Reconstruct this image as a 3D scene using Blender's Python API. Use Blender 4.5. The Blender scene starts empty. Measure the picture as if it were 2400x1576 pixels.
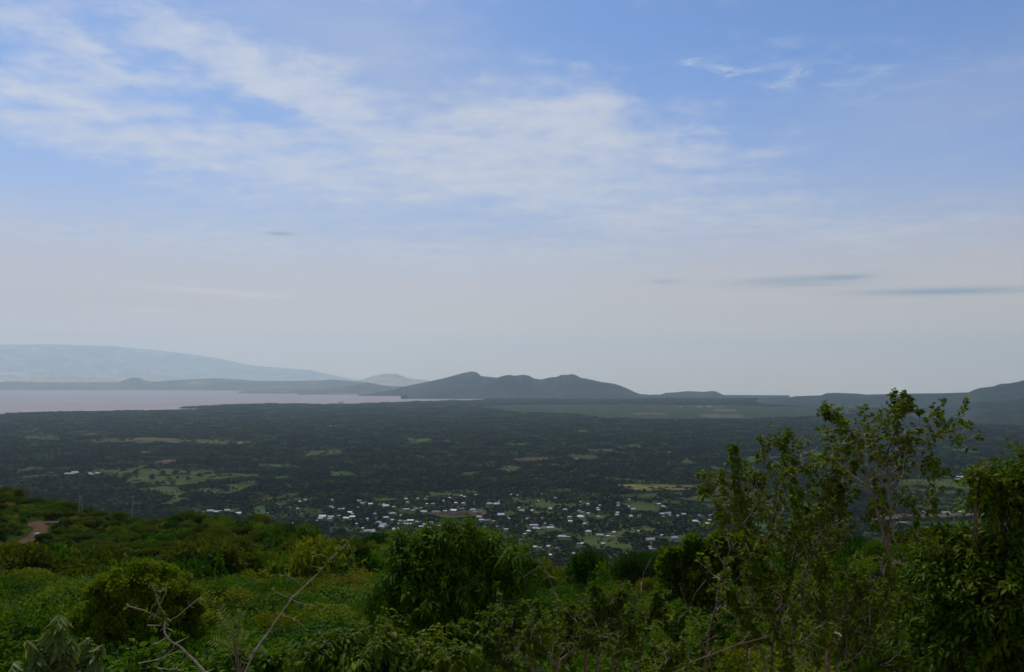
import bpy, math, random
import numpy as np
from mathutils import Vector

# ------------------------------------------------------------------ camera, world, sun, exposure
SC = bpy.context.scene
COL = SC.collection
F = 2078.0                      # focal length in pixels of the 2400 px wide photograph
HORIZON = 888.0                 # row of eye level
CAMZ = 300.0                    # eye above the lake plain
PITCH = math.atan((HORIZON - 788.0) / F)
R = np.random.default_rng(11)
random.seed(11)

cam_d = bpy.data.cameras.new('camera')
cam = bpy.data.objects.new('camera', cam_d)
COL.objects.link(cam)
cam.location = (0, 0, CAMZ)
cam.rotation_euler = (math.radians(90) + PITCH, 0, 0)
cam_d.sensor_width = 36
cam_d.lens = 36 * F / 2400
cam_d.clip_start = 0.1
cam_d.clip_end = 200000
SC.camera = cam

SUN_EL, SUN_AZ = 58.0, -25.0    # azimuth clockwise from the view direction
sd = bpy.data.lights.new('sun', 'SUN')
sd.energy = 2.8
sd.angle = math.radians(10)
sd.color = (1.0, 0.95, 0.86)
sun = bpy.data.objects.new('sun', sd)
COL.objects.link(sun)
az, el = math.radians(SUN_AZ), math.radians(SUN_EL)
to_sun = Vector((math.sin(az) * math.cos(el), math.cos(az) * math.cos(el), math.sin(el)))
sun.rotation_euler = to_sun.to_track_quat('Z', 'Y').to_euler()
sun.location = (0, 0, 500)

SC.view_settings.view_transform = 'Standard'
SC.view_settings.look = 'None'
SC.view_settings.gamma = 1
SC.view_settings.exposure = 0.0
SC.render.engine = 'CYCLES'
SC.cycles.volume_bounces = 4
SC.cycles.max_bounces = 6
SC.cycles.diffuse_bounces = 3
SC.cycles.transmission_bounces = 3
SC.cycles.use_denoising = True


class Nodes:
    """small expression helper on a node tree"""
    def __init__(s, tree):
        s.t = tree; s.n = tree.nodes; s.l = tree.links

    def new(s, kind, **kw):
        n = s.n.new(kind)
        for k, v in kw.items(): setattr(n, k, v)
        return n

    def put(s, sock, v):
        if hasattr(v, 'links') or isinstance(v, bpy.types.NodeSocket): s.l.new(v, sock)
        else: sock.default_value = v

    def m(s, op, a, b=0.0, c=0.0, clamp=False):
        n = s.new('ShaderNodeMath', operation=op); n.use_clamp = clamp
        s.put(n.inputs[0], a); s.put(n.inputs[1], b); s.put(n.inputs[2], c)
        return n.outputs[0]

    def vm(s, op, a, b=(0, 0, 0)):
        n = s.new('ShaderNodeVectorMath', operation=op)
        s.put(n.inputs[0], a); s.put(n.inputs[1], b)
        return n.outputs[0]

    def mix(s, f, a, b):
        n = s.new('ShaderNodeMix', data_type='RGBA')
        s.put(n.inputs[0], f); s.put(n.inputs[6], a); s.put(n.inputs[7], b)
        return n.outputs[2]

    def ramp(s, v, stops, mode='LINEAR'):
        n = s.new('ShaderNodeValToRGB'); n.color_ramp.interpolation = mode
        e = n.color_ramp.elements
        while len(e) < len(stops): e.new(0.5)
        for i, (p, c) in enumerate(stops):
            e[i].position = p; e[i].color = tuple(c[:3]) + (1,)
        s.put(n.inputs[0], v)
        return n.outputs[0]

    def sstep(s, v, a, b, lo=0.0, hi=1.0):
        n = s.new('ShaderNodeMapRange', interpolation_type='SMOOTHSTEP')
        s.put(n.inputs[0], v)
        for i, x in enumerate((a, b, lo, hi)): n.inputs[i + 1].default_value = x
        return n.outputs[0]

    def noise(s, vec, scale, detail=4.0, rough=0.55, dist=0.0):
        n = s.new('ShaderNodeTexNoise')
        s.put(n.inputs['Vector'], vec); n.inputs['Scale'].default_value = scale
        n.inputs['Detail'].default_value = detail; n.inputs['Roughness'].default_value = rough
        n.inputs['Distortion'].default_value = dist
        return n.outputs[0]


def build_world():
    w = bpy.data.worlds.new('World'); SC.world = w; w.use_nodes = True
    N = Nodes(w.node_tree)
    for n in list(N.n): N.n.remove(n)
    out = N.new('ShaderNodeOutputWorld'); bg = N.new('ShaderNodeBackground')
    STR = 0.1
    bg.inputs[1].default_value = STR
    sky = N.new('ShaderNodeTexSky', sky_type='NISHITA')
    sky.sun_disc = False
    sky.sun_elevation = math.radians(SUN_EL); sky.sun_rotation = math.radians(SUN_AZ)
    sky.altitude = 1300; sky.air_density = 1.0; sky.dust_density = 0.5; sky.ozone_density = 2.5
    tc = N.new('ShaderNodeTexCoord')
    d = N.vm('NORMALIZE', tc.outputs['Generated'])
    sp = N.new('ShaderNodeSeparateXYZ'); N.put(sp.inputs[0], d)
    x, y, z = sp.outputs
    zc = N.m('MAXIMUM', z, 0.015)
    cb = N.new('ShaderNodeCombineXYZ')
    N.put(cb.inputs[0], x); N.put(cb.inputs[1], y); N.put(cb.inputs[2], zc)
    N.put(sky.inputs[0], N.vm('NORMALIZE', cb.outputs[0]))
    u = N.m('ARCTAN2', x, y)
    v = N.m('ARCSINE', z)
    # cloud layer seen in perspective: direction laid on a flat layer overhead
    k = N.m('DIVIDE', 1.0, N.m('ADD', N.m('MAXIMUM', z, 0.0), 0.10))
    cp = N.new('ShaderNodeCombineXYZ')
    N.put(cp.inputs[0], N.m('MULTIPLY', x, k)); N.put(cp.inputs[1], N.m('MULTIPLY', y, k))
    P = cp.outputs[0]
    uv = N.new('ShaderNodeCombineXYZ'); N.put(uv.inputs[0], u); N.put(uv.inputs[1], v)

    def rot(vec, a, sx, sy):
        m = N.new('ShaderNodeMapping'); N.put(m.inputs[0], vec)
        m.inputs['Rotation'].default_value = (0, 0, a); m.inputs['Scale'].default_value = (sx, sy, 1)
        return m.outputs[0]
    warp = N.m('SUBTRACT', N.noise(P, 1.6, 3), 0.5)
    warp2 = N.m('SUBTRACT', N.noise(P, 6.0, 4, 0.6), 0.5)
    uw = N.m('ADD', u, N.m('ADD', N.m('MULTIPLY', warp, 0.16), N.m('MULTIPLY', warp2, 0.06)))
    vw = N.m('ADD', v, N.m('ADD', N.m('MULTIPLY', warp, 0.06), N.m('MULTIPLY', warp2, 0.05)))

    def blob(px, py, sx, sy, ang, amp, raw=False):
        u0 = math.atan((px - 1200) / F); v0 = math.atan((HORIZON - py) / F * math.cos(u0))
        c, s_ = math.cos(ang), math.sin(ang)
        du = N.m('SUBTRACT', u if raw else uw, u0); dv = N.m('SUBTRACT', v if raw else vw, v0)
        a = N.m('DIVIDE', N.m('ADD', N.m('MULTIPLY', du, c), N.m('MULTIPLY', dv, s_)), sx / F)
        b = N.m('DIVIDE', N.m('SUBTRACT', N.m('MULTIPLY', dv, c), N.m('MULTIPLY', du, s_)), sy / F)
        q = N.m('ADD', N.m('POWER', N.m('ABSOLUTE', a), 2.0), N.m('POWER', N.m('ABSOLUTE', b), 2.0))
        return N.m('MULTIPLY', N.m('EXPONENT', N.m('MULTIPLY', q, -1.0)), amp)

    def total(bs):
        t = bs[0]
        for b in bs[1:]: t = N.m('ADD', t, b)
        return t
    cloud = total([blob(1230, 260, 260, 90, -.15, .42), blob(950, 330, 620, 85, -.12, .38), blob(1350, 250, 130, 80, -.5, .3),
                   blob(250, 310, 420, 65, -.12, .55), blob(1100, 430, 500, 60, -.02, .40),
                   blob(150, 60, 330, 60, -.30, .55), blob(560, 130, 330, 60, -.33, .6),
                   blob(1650, 345, 200, 45, -.12, .4), blob(60, 190, 190, 45, -.1, .45),
                   blob(1600, 500, 430, 50, -.03, .42), blob(450, 450, 380, 40, -.05, .25), blob(600, 560, 700, 40, 0, .34), blob(1300, 600, 500, 36, .02, .3), blob(2100, 540, 260, 36, -.03, .3),
                   blob(600, 250, 170, 34, -.15, -.45), blob(130, 395, 210, 34, 0, -.4), blob(330, 110, 120, 24, -.3, -.3), blob(120, 250, 120, 20, -.1, -.3)])
    veil = total([blob(1000, 400, 800, 150, -.05, .38), blob(900, 130, 430, 130, -.32, .55), blob(2330, 230, 300, 110, .25, .28),
                  blob(1900, 250, 420, 90, .1, .15)])
    tex = N.m('ADD', N.m('MULTIPLY', N.noise(rot(P, .35, 1.0, 1.9), 4.0, 6, .55, .25), .6),
              N.m('MULTIPLY', N.noise(rot(P, .15, 1.3, 1.0), 11.0, 6, .58, .4), .4))
    wispy = N.m('MULTIPLY', N.m('SUBTRACT', tex, .5), 1.45)
    cm = N.sstep(N.m('ADD', cloud, wispy), .02, .85)
    # small cirrus streaks to the upper right
    streak_zone = total([blob(1740, 140, 120, 32, .15, 1.0), blob(2010, 150, 150, 34, .12, .9),
                         blob(1850, 180, 60, 14, .2, .8), blob(2240, 100, 45, 12, .1, .9),
                         blob(1590, 155, 30, 10, .1, .8), blob(2200, 190, 180, 30, .1, .35)])
    st = N.sstep(N.noise(rot(uv.outputs[0], .14, 1.0, 3.6), 16.0, 6, .66, .5), .42, .68)
    cm2 = N.m('MULTIPLY', N.m('MULTIPLY', st, streak_zone), .85, clamp=True)
    vm_ = N.m('MULTIPLY', veil, N.sstep(N.noise(P, 1.3, 4), .25, .65, .7, 1.15), clamp=True)
    # stratus veil thickening to the horizon, colour by height above the horizon
    low = N.ramp(N.m('MULTIPLY', v, 2.2), [(0.0, (11.3, 8.7, 5.9)), (.06, (10.7, 8.3, 5.8)),
                                            (.16, (7.1, 6.1, 5.1)), (.34, (5.3, 5.1, 5.4)),
                                            (.60, (3.2, 4.6, 7.4)), (1.0, (2.8, 4.2, 7.2))])
    pinkish = N.mix(N.m('MULTIPLY', N.sstep(u, -.05, -.5), N.sstep(v, .20, .04)), low, N.vm('MULTIPLY', low, (.90, .85, .90)))
    pinkish = N.mix(N.m('MULTIPLY', N.sstep(u, -.10, .35), .9), pinkish, N.vm('MULTIPLY', pinkish, (1.06, 1.03, .98)))
    horizon_mask = N.sstep(N.m('ADD', v, N.m('MULTIPLY', warp2, .05)), .30, .08, .0, .93)
    c = N.mix(horizon_mask, N.vm('MULTIPLY', sky.outputs[0], SKY_TINT), pinkish)
    c = N.mix(vm_, c, (4.1, 4.6, 6.0, 1))
    c = N.mix(N.m('MULTIPLY', cm, .86), c, (6.1, 6.3, 7.0, 1))
    c = N.mix(cm2, c, (4.9, 5.7, 7.2, 1))
    # low bars of cloud: bright ones to the left, grey ones to the right
    bar = N.noise(rot(uv.outputs[0], .02, .40, 9.0), 12.0, 4, .55)
    br = N.m('MULTIPLY', total([blob(400, 674, 110, 7, -.05, 1, True), blob(600, 692, 90, 8, -.04, .9, True), blob(330, 728, 90, 9, 0, 1, True), blob(110, 775, 120, 11, 0, .9, True),
                                blob(1240, 815, 60, 8, 0, .8, True)]), N.sstep(bar, .36, .56))
    c = N.mix(N.m('MULTIPLY', br, .7, clamp=True), c, (7.4, 6.6, 6.3, 1))
    dk = N.m('MULTIPLY', total([blob(1870, 655, 150, 9, .02, .8, True), blob(1990, 650, 50, 5, 0, .7, True), blob(1900, 668, 130, 6, 0, .5, True), blob(2210, 683, 170, 8, -.02, 1.1, True),
                                blob(650, 546, 30, 4, 0, 1.2, True), blob(1560, 660, 40, 6, 0, .6, True)]), N.sstep(bar, .0, .35))
    c = N.mix(N.m('MULTIPLY', dk, .95, clamp=True), c, (3.0, 3.6, 4.3, 1))
    N.put(bg.inputs[0], c)
    N.l.new(bg.outputs[0], out.inputs[0])


SKY_TINT = (.72, .92, 1.18)
build_world()


# ------------------------------------------------------------------ helpers
def ray(px, py):
    """unit direction through a pixel of the 2400 px photograph"""
    a, b = (px - 1200) / F, -(py - 788) / F
    c, s = math.cos(PITCH), math.sin(PITCH)
    v = np.array([a, c - b * s, s + b * c])
    return v / np.linalg.norm(v)


def on_plain(px, py, z=0.0):
    d = ray(px, py)
    t = (z - CAMZ) / d[2]
    return np.array([d[0] * t, d[1] * t, z])


def at(px, py, r):
    """point at horizontal distance r along the pixel's ray"""
    d = ray(px, py)
    t = r / math.hypot(d[0], d[1])
    return np.array([0, 0, CAMZ]) + d * t


def az_of(px): return math.atan((px - 1200) / F)


def mesh(name, V, faces, mats=None, mi=None, smooth=False, attr=None):
    """V (n,3); faces list of int arrays (m,k)"""
    me = bpy.data.meshes.new(name)
    V = np.asarray(V, dtype=np.float32)
    fs = [np.asarray(f, dtype=np.int32) for f in faces if len(f)]
    me.vertices.add(len(V)); me.vertices.foreach_set('co', V.ravel())
    nl = sum(f.size for f in fs); nf = sum(len(f) for f in fs)
    me.loops.add(nl); me.polygons.add(nf)
    me.loops.foreach_set('vertex_index', np.concatenate([f.ravel() for f in fs]))
    starts, tot = [], 0
    for f in fs:
        starts.append(tot + np.arange(len(f)) * f.shape[1]); tot += f.size
    me.polygons.foreach_set('loop_start', np.concatenate(starts).astype(np.int32))
    if mats:
        for m in (mats if isinstance(mats, (list, tuple)) else [mats]): me.materials.append(m)
    if mi is not None: me.polygons.foreach_set('material_index', np.asarray(mi, dtype=np.int32))
    me.polygons.foreach_set('use_smooth', np.full(nf, smooth, dtype=bool))
    if attr is not None:
        a = me.attributes.new('tint', 'FLOAT', 'POINT')
        a.data.foreach_set('value', np.asarray(attr, dtype=np.float32))
    me.update(calc_edges=True)
    me.validate()
    return me


def obj(name, me, parent=None, loc=None, label=None, cat=None, group=None, kind=None):
    o = bpy.data.objects.new(name, me); COL.objects.link(o)
    if parent is not None: o.parent = parent
    if loc is not None: o.location = loc
    if label: o['label'] = label
    if cat: o['category'] = cat
    if group: o['group'] = group
    if kind: o['kind'] = kind
    return o


class Geo:
    """collects vertices and faces of one mesh"""
    def __init__(s): s.V = []; s.F = {}; s.n = 0; s.T = []

    def add(s, V, *faces, tint=0.5):
        V = np.asarray(V, float).reshape(-1, 3)
        for f in faces:
            f = np.asarray(f, int)
            if len(f): s.F.setdefault(f.shape[1], []).append(f + s.n)
        s.V.append(V); s.n += len(V)
        s.T.append(np.broadcast_to(np.asarray(tint, float), (len(V),)))

    def mesh(s, name, mat, smooth=False):
        return mesh(name, np.concatenate(s.V), [np.concatenate(v) for v in s.F.values()], mat, smooth=smooth,
                    attr=np.concatenate(s.T))

    def tube(s, pts, rad, sides=5, tint=.5):
        pts = np.asarray(pts, float); n = len(pts)
        rad = np.broadcast_to(np.asarray(rad, float), (n,))
        t = np.gradient(pts, axis=0); t /= np.linalg.norm(t, axis=1)[:, None] + 1e-9
        ref = np.where(np.abs(t[:, 2:3]) > .9, np.array([[1., 0, 0]]), np.array([[0, 0, 1.]]))
        a = np.cross(t, ref); a /= np.linalg.norm(a, axis=1)[:, None] + 1e-9
        b = np.cross(t, a)
        th = np.arange(sides) * 2 * np.pi / sides
        V = pts[:, None] + rad[:, None, None] * (np.cos(th)[None, :, None] * a[:, None] + np.sin(th)[None, :, None] * b[:, None])
        i = np.arange(n - 1)[:, None] * sides; j = np.arange(sides)[None]
        q = np.stack([i + j, i + (j + 1) % sides, i + sides + (j + 1) % sides, i + sides + j], -1).reshape(-1, 4)
        s.add(V.reshape(-1, 3), q, tint=tint)

    def box(s, c, size, rz=0.0):
        x, y, z = np.array(size) / 2
        v = np.array([[-x, -y, -z], [x, -y, -z], [x, y, -z], [-x, y, -z], [-x, -y, z], [x, -y, z], [x, y, z], [-x, y, z]])
        cs, sn = math.cos(rz), math.sin(rz)
        v = np.stack([v[:, 0] * cs - v[:, 1] * sn, v[:, 0] * sn + v[:, 1] * cs, v[:, 2]], 1) + np.array(c)
        s.add(v, [[0, 3, 2, 1], [4, 5, 6, 7], [0, 1, 5, 4], [1, 2, 6, 5], [2, 3, 7, 6], [3, 0, 4, 7]])


def unit(v): return v / (np.linalg.norm(v, axis=-1, keepdims=True) + 1e-9)


def leaves(g, P, D, L, W, up=None, droop=0.0, detail=True, tint=None, rng=R):
    """leaf blades: P base points, D axis, L lengths, W widths"""
    n = len(P)
    if n == 0: return
    D = unit(D)
    L = np.broadcast_to(L, (n,))[:, None]; W = np.broadcast_to(W, (n,))[:, None]
    if up is None: up = np.array([0, 0, 1.]) + rng.normal(0, .45, (n, 3))
    S = unit(np.cross(D, up)); Nn = unit(np.cross(S, D))
    if tint is None: tint = rng.random(n)
    dr = np.array([0, 0, -1.]) * droop
    def st(t, s, k): return P + D * L * t + S * W * s + Nn * W * k + dr * L * t * t
    if detail:
        vs = [st(0, 0, 0), st(.32, -.46, .12), st(.34, 0, -.06), st(.32, .46, .12),
              st(.72, -.36, .08), st(.72, 0, -.04), st(.72, .36, .08), st(1.0, 0, 0)]
        k = 8
        tri = np.array([[0, 2, 1], [0, 3, 2], [4, 5, 7], [5, 6, 7]])
        quad = np.array([[1, 2, 5, 4], [2, 3, 6, 5]])
    else:
        vs = [st(0, 0, 0), st(.5, -.5, .12), st(1, 0, 0), st(.5, .5, .12)]
        k = 4; tri = np.zeros((0, 3), int); quad = np.array([[0, 3, 2, 1]])
    V = np.stack(vs, 1).reshape(-1, 3)
    off = (np.arange(n) * k)[:, None, None]
    g.add(V, (tri[None] + off).reshape(-1, 3), (quad[None] + off).reshape(-1, 4), tint=np.repeat(tint, k))


# value noise for scattering
_perm = R.random((257, 257))


def vnoise(x, y):
    x = np.asarray(x, float); y = np.asarray(y, float)
    xi = np.floor(x).astype(int); yi = np.floor(y).astype(int)
    fx = x - xi; fy = y - yi
    fx = fx * fx * (3 - 2 * fx); fy = fy * fy * (3 - 2 * fy)
    g = lambda a, b: _perm[a % 256, b % 256]
    return (g(xi, yi) * (1 - fx) + g(xi + 1, yi) * fx) * (1 - fy) + (g(xi, yi + 1) * (1 - fx) + g(xi + 1, yi + 1) * fx) * fy


def fbm(x, y, o=4):
    s, a, t = 0, 1, 0
    for i in range(o):
        s = s + a * vnoise(x * 2 ** i + i * 17.3, y * 2 ** i + i * 9.1); t += a; a *= .5
    return s / t


def inside(px, py, poly):
    px = np.asarray(px, float); py = np.asarray(py, float)
    r = np.zeros(px.shape, bool); n = len(poly)
    for i in range(n):
        x1, y1 = poly[i]; x2, y2 = poly[(i + 1) % n]
        c = (y1 > py) != (y2 > py)
        with np.errstate(divide='ignore', invalid='ignore'):
            r ^= c & (px < (x2 - x1) * (py - y1) / (y2 - y1 + 1e-12) + x1)
    return r


# ------------------------------------------------------------------ materials
def material(name):
    m = bpy.data.materials.new(name); m.use_nodes = True
    N = Nodes(m.node_tree)
    b = N.n['Principled BSDF']
    return m, N, b


def foliage_mat(name, stops, rough=.6, spec=.25, trans=.35, per_object=.5, scale=.3, world_scale=None):
    """leaf colour from the blade's own tint, the plant and patches"""
    m, N, b = material(name)
    at_ = N.new('ShaderNodeAttribute', attribute_name='tint')
    oi = N.new('ShaderNodeObjectInfo')
    geo = N.new('ShaderNodeNewGeometry')
    n = N.noise(geo.outputs['Position'], scale, 3)
    f = N.m('ADD', N.m('MULTIPLY', at_.outputs['Fac'], .45),
            N.m('ADD', N.m('MULTIPLY', oi.outputs['Random'], per_object), N.m('MULTIPLY', N.m('SUBTRACT', n, .5), 1.15)))
    f = N.m('ADD', f, .27 - per_object * .5 * 1.0 + .0)
    c = N.ramp(f, stops)
    N.put(b.inputs['Base Color'], c)
    b.inputs['Roughness'].default_value = rough
    b.inputs['Specular IOR Level'].default_value = spec
    if trans > 0:
        tr = N.new('ShaderNodeBsdfTranslucent')
        N.put(tr.inputs[0], N.vm('MULTIPLY', c, (1.3, 1.25, .5)))
        mx = N.new('ShaderNodeMixShader'); mx.inputs[0].default_value = trans
        N.l.new(b.outputs[0], mx.inputs[1]); N.l.new(tr.outputs[0], mx.inputs[2])
        N.l.new(mx.outputs[0], N.n['Material Output'].inputs[0])
    return m


def bark_mat(name, c1, c2, scale=60):
    m, N, b = material(name)
    geo = N.new('ShaderNodeNewGeometry')
    n = N.noise(geo.outputs['Position'], scale, 5, .65)
    N.put(b.inputs['Base Color'], N.ramp(n, [(.3, c1), (.7, c2)]))
    b.inputs['Roughness'].default_value = .85
    bp = N.new('ShaderNodeBump'); bp.inputs['Strength'].default_value = .4; bp.inputs['Distance'].default_value = .003
    N.put(bp.inputs['Height'], n); N.put(b.inputs['Normal'], bp.outputs[0])
    return m


def plain_mat(name, c, rough=.8, var=.12, scale=.4, metal=0):
    m, N, b = material(name)
    geo = N.new('ShaderNodeNewGeometry')
    n = N.noise(geo.outputs['Position'], scale, 4)
    lo = tuple(max(0, x * (1 - var)) for x in c); hi = tuple(x * (1 + var) for x in c)
    N.put(b.inputs['Base Color'], N.ramp(n, [(.3, lo), (.7, hi)]))
    b.inputs['Roughness'].default_value = rough; b.inputs['Metallic'].default_value = metal
    return m


M_WOOD = foliage_mat('valley_foliage', [(.0, (.002, .009, .005)), (.40, (.005, .018, .008)), (.58, (.014, .038, .012)), (.74, (.040, .078, .016)),
                                        (1.0, (.11, .14, .025))], trans=.15, per_object=.75, scale=.006, rough=.9, spec=0)
M_SHRUB = foliage_mat('hillside_foliage', [(.0, (.012, .042, .001)), (.35, (.038, .096, .002)), (.65, (.082, .150, .003)), (.85, (.12, .15, .006)),
                                           (1.0, (.18, .17, .012))], per_object=1.0, scale=.22, spec=.04)
M_ACACIA = foliage_mat('acacia_foliage', [(.0, (.030, .050, .002)), (.45, (.060, .085, .003)), (1.0, (.125, .130, .012))],
                       per_object=.5, scale=.1, spec=.04)
M_NEAR_DARK = foliage_mat('drooping_leaf', [(.0, (.030, .080, .0015)), (.5, (.080, .160, .003)), (.86, (.19, .24, .010)),
                                            (1.0, (.22, .18, .02))], rough=.55, spec=.09, per_object=.15, scale=1.2)
M_NEAR_LIGHT = foliage_mat('thorn_shrub_leaf', [(.0, (.036, .074, .002)), (.5, (.085, .135, .004)), (.85, (.19, .23, .010)),
                                                (1.0, (.36, .26, .02))], rough=.55, spec=.09, per_object=.15, scale=1.6)
M_NEAR_PALE = foliage_mat('pale_leaf', [(.0, (.08, .13, .02)), (.6, (.17, .22, .045)), (1.0, (.34, .36, .10))],
                          rough=.5, spec=.2, per_object=.1, scale=2)
M_NEAR_SHADED = foliage_mat('shade_darkened_leaf', [(.0, (.018, .050, .001)), (.5, (.055, .112, .002)), (.86, (.15, .185, .006)), (1.0, (.25, .20, .015))], rough=.6, spec=.1, per_object=.1, scale=1.2, trans=.2)  # leaf green darkened in the colour itself to imitate a bush in shade
M_BUSH_BRIGHT = foliage_mat('bright_bush_leaf', [(.0, (.05, .095, .002)), (.5, (.13, .19, .005)), (.85, (.22, .26, .012)), (1.0, (.30, .28, .02))], rough=.6, spec=.05, per_object=.1, scale=.9)
M_BARK = bark_mat('shrub_bark', (.085, .056, .028), (.21, .15, .085), 45)
M_BARK_PALE = bark_mat('pale_thorn_bark', (.20, .15, .09), (.42, .34, .235), 80)
M_TRUNK = bark_mat('tree_bark', (.035, .026, .02), (.09, .07, .05), 2)
M_DRYLEAF = plain_mat('rusty_dead_leaf', (.25, .07, .02), .7, .3, 40)


def ground_mat():
    m, N, b = material('valley_ground')
    geo = N.new('ShaderNodeNewGeometry'); p = geo.outputs['Position']
    n1 = N.noise(p, .0016, 5, .6); n2 = N.noise(p, .012, 4, .6)
    f = N.m('ADD', N.m('MULTIPLY', n1, .6), N.m('MULTIPLY', n2, .4))
    c = N.ramp(f, [(.34, (.014, .032, .008)), (.45, (.034, .058, .016)), (.55, (.062, .080, .022)), (.66, (.10, .080, .045))])
    N.put(b.inputs['Base Color'], c); b.inputs['Roughness'].default_value = .95
    b.inputs['Specular IOR Level'].default_value = 0
    return m


def hillside_mat():
    m, N, b = material('hillside_soil')
    geo = N.new('ShaderNodeNewGeometry'); p = geo.outputs['Position']
    n1 = N.noise(p, .25, 5, .6); n2 = N.noise(p, 3.0, 4, .6)
    f = N.m('ADD', N.m('MULTIPLY', n1, .5), N.m('MULTIPLY', n2, .5))
    N.put(b.inputs['Base Color'], N.ramp(f, [(.35, (.014, .024, .004)), (.52, (.028, .044, .007)), (.68, (.055, .050, .02))]))
    b.inputs['Roughness'].default_value = 1; b.inputs['Specular IOR Level'].default_value = 0
    return m


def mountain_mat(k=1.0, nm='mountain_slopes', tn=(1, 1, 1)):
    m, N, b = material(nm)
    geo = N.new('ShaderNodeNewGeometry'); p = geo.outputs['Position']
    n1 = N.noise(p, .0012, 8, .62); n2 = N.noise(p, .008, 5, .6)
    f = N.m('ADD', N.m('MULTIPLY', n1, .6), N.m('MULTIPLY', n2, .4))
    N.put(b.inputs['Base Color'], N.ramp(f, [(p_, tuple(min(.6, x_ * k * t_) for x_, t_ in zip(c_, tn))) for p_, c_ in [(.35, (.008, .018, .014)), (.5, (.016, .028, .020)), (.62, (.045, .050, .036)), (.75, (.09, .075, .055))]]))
    b.inputs['Roughness'].default_value = .95; b.inputs['Specular IOR Level'].default_value = .1
    return m


def water_mat():
    m, N, b = material('muddy_lake_water')
    geo = N.new('ShaderNodeNewGeometry'); p = geo.outputs['Position']
    mp = N.new('ShaderNodeMapping'); N.put(mp.inputs[0], p); mp.inputs['Scale'].default_value = (.15, 1, 1)
    n = N.noise(mp.outputs[0], .0011, 4)
    N.put(b.inputs['Base Color'], N.ramp(n, [(.35, (.225, .165, .145)), (.65, (.29, .205, .175))]))
    b.inputs['Roughness'].default_value = .45; b.inputs['IOR'].default_value = 1.33; b.inputs['Specular IOR Level'].default_value = .3
    bp = N.new('ShaderNodeBump'); bp.inputs['Strength'].default_value = .25; bp.inputs['Distance'].default_value = .3
    N.put(bp.inputs['Height'], N.noise(p, .35, 4)); N.put(b.inputs['Normal'], bp.outputs[0])
    return m


M_GROUND, M_HILL, M_MOUNT, M_WATER = ground_mat(), hillside_mat(), mountain_mat(), water_mat()
M_HAZE_TINT, M_HAZE_PALE = mountain_mat(4.0, 'haze_lightened_slopes', (1.5, 1, .95)), mountain_mat(13.0, 'haze_paled_slopes', (2.1, 1.0, .95))  # far slopes paled in their colour to imitate thicker haze with distance


# ------------------------------------------------------------------ the plain, the lake, the mountains
LAKE = [(-1500, 908), (-400, 908.5), (0, 909), (60, 909.7), (250, 912), (500, 913.2), (575, 914.8), (600, 917.5), (650, 920), (697, 923.5),
        (699, 925.3), (740, 925), (860, 925), (871, 926), (955, 927), (965, 930), (1030, 932.5), (1100, 935), (1166, 937.2),
        (1112, 938.4), (1035, 940), (984, 941.5), (920, 944), (856, 946), (817, 948), (728, 948), (690, 947), (600, 947),
        (555, 948.2), (515, 950), (512, 952.4), (538, 953.6), (505, 954.2), (500, 953), (440, 954.5), (424, 957.5), (474, 960.0),
        (471, 962.2), (420, 962), (307, 964), (243, 965), (154, 967), (84, 968), (20, 972), (18, 974.5), (-60, 976), (-400, 985), (-1500, 1010)]


def row_of(r, az):
    """photo row and column of plain ground at horizontal range r, azimuth az (z=0)"""
    x, y = r * np.sin(az), r * np.cos(az)
    return proj(x, y, 0 * x)


def proj(x, y, z):
    c, s = math.cos(PITCH), math.sin(PITCH)
    dz = z - CAMZ
    depth = y * c + dz * s; upv = -y * s + dz * c
    return 1200 + F * x / depth, 788 - F * upv / depth


def lake_at(px, py):
    return inside(px, py, LAKE)


def polar(rs, azs, zfun):
    rr, aa = np.meshgrid(rs, azs, indexing='ij')
    x, y = rr * np.sin(aa), rr * np.cos(aa)
    z = zfun(rr, aa, x, y)
    V = np.stack([x, y, z], -1).reshape(-1, 3)
    n, m = rr.shape
    i = (np.arange(n - 1) * m)[:, None]; j = np.arange(m - 1)[None]
    q = np.stack([i + j, i + m + j, i + m + j + 1, i + j + 1], -1).reshape(-1, 4)
    return V, q[:, ::-1]


def plain_z(r, a, x, y):
    px, py = row_of(r, a)
    z = 2.0 + 3.0 * (fbm(x / 900, y / 900) - .3)
    z = np.where(lake_at(px, py), -5.0, np.maximum(z, 1.2))
    # beyond the hills on the east the land falls to the next basin
    edge = 13800.0
    fall = np.clip((r - edge) / 6000, 0, None)
    east = np.clip((a - az_of(1120)) / .05, 0, 1)
    z = z - east * np.minimum(1500, 260 * fall ** 1.3)
    return z


rs = [820.0]
while rs[-1] < 60000: rs.append(rs[-1] * 1.0075)
V, q = polar(np.array(rs), np.radians(np.arange(-62, 62.01, .14)), plain_z)
obj('ground', mesh('ground', V, [q], M_GROUND, smooth=True), kind='structure', label='wide flat valley floor between the lake and the hillside')
V = np.array([[-52000, 6200, 0], [900, 6200, 0], [900, 31500, 0], [-52000, 31500, 0]], float)
gx, gy = np.meshgrid(np.linspace(-52000, 900, 40), np.linspace(6200, 31500, 40), indexing='ij')
V = np.stack([gx, gy, gx * 0], -1).reshape(-1, 3)
i = (np.arange(39) * 40)[:, None]; j = np.arange(39)[None]
q = np.stack([i + j, i + 40 + j, i + 41 + j, i + j + 1], -1).reshape(-1, 4)
obj('lake_water', mesh('lake_water', V, [q], M_WATER), kind='structure', label='pinkish brown lake beyond the wooded plain')


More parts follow.
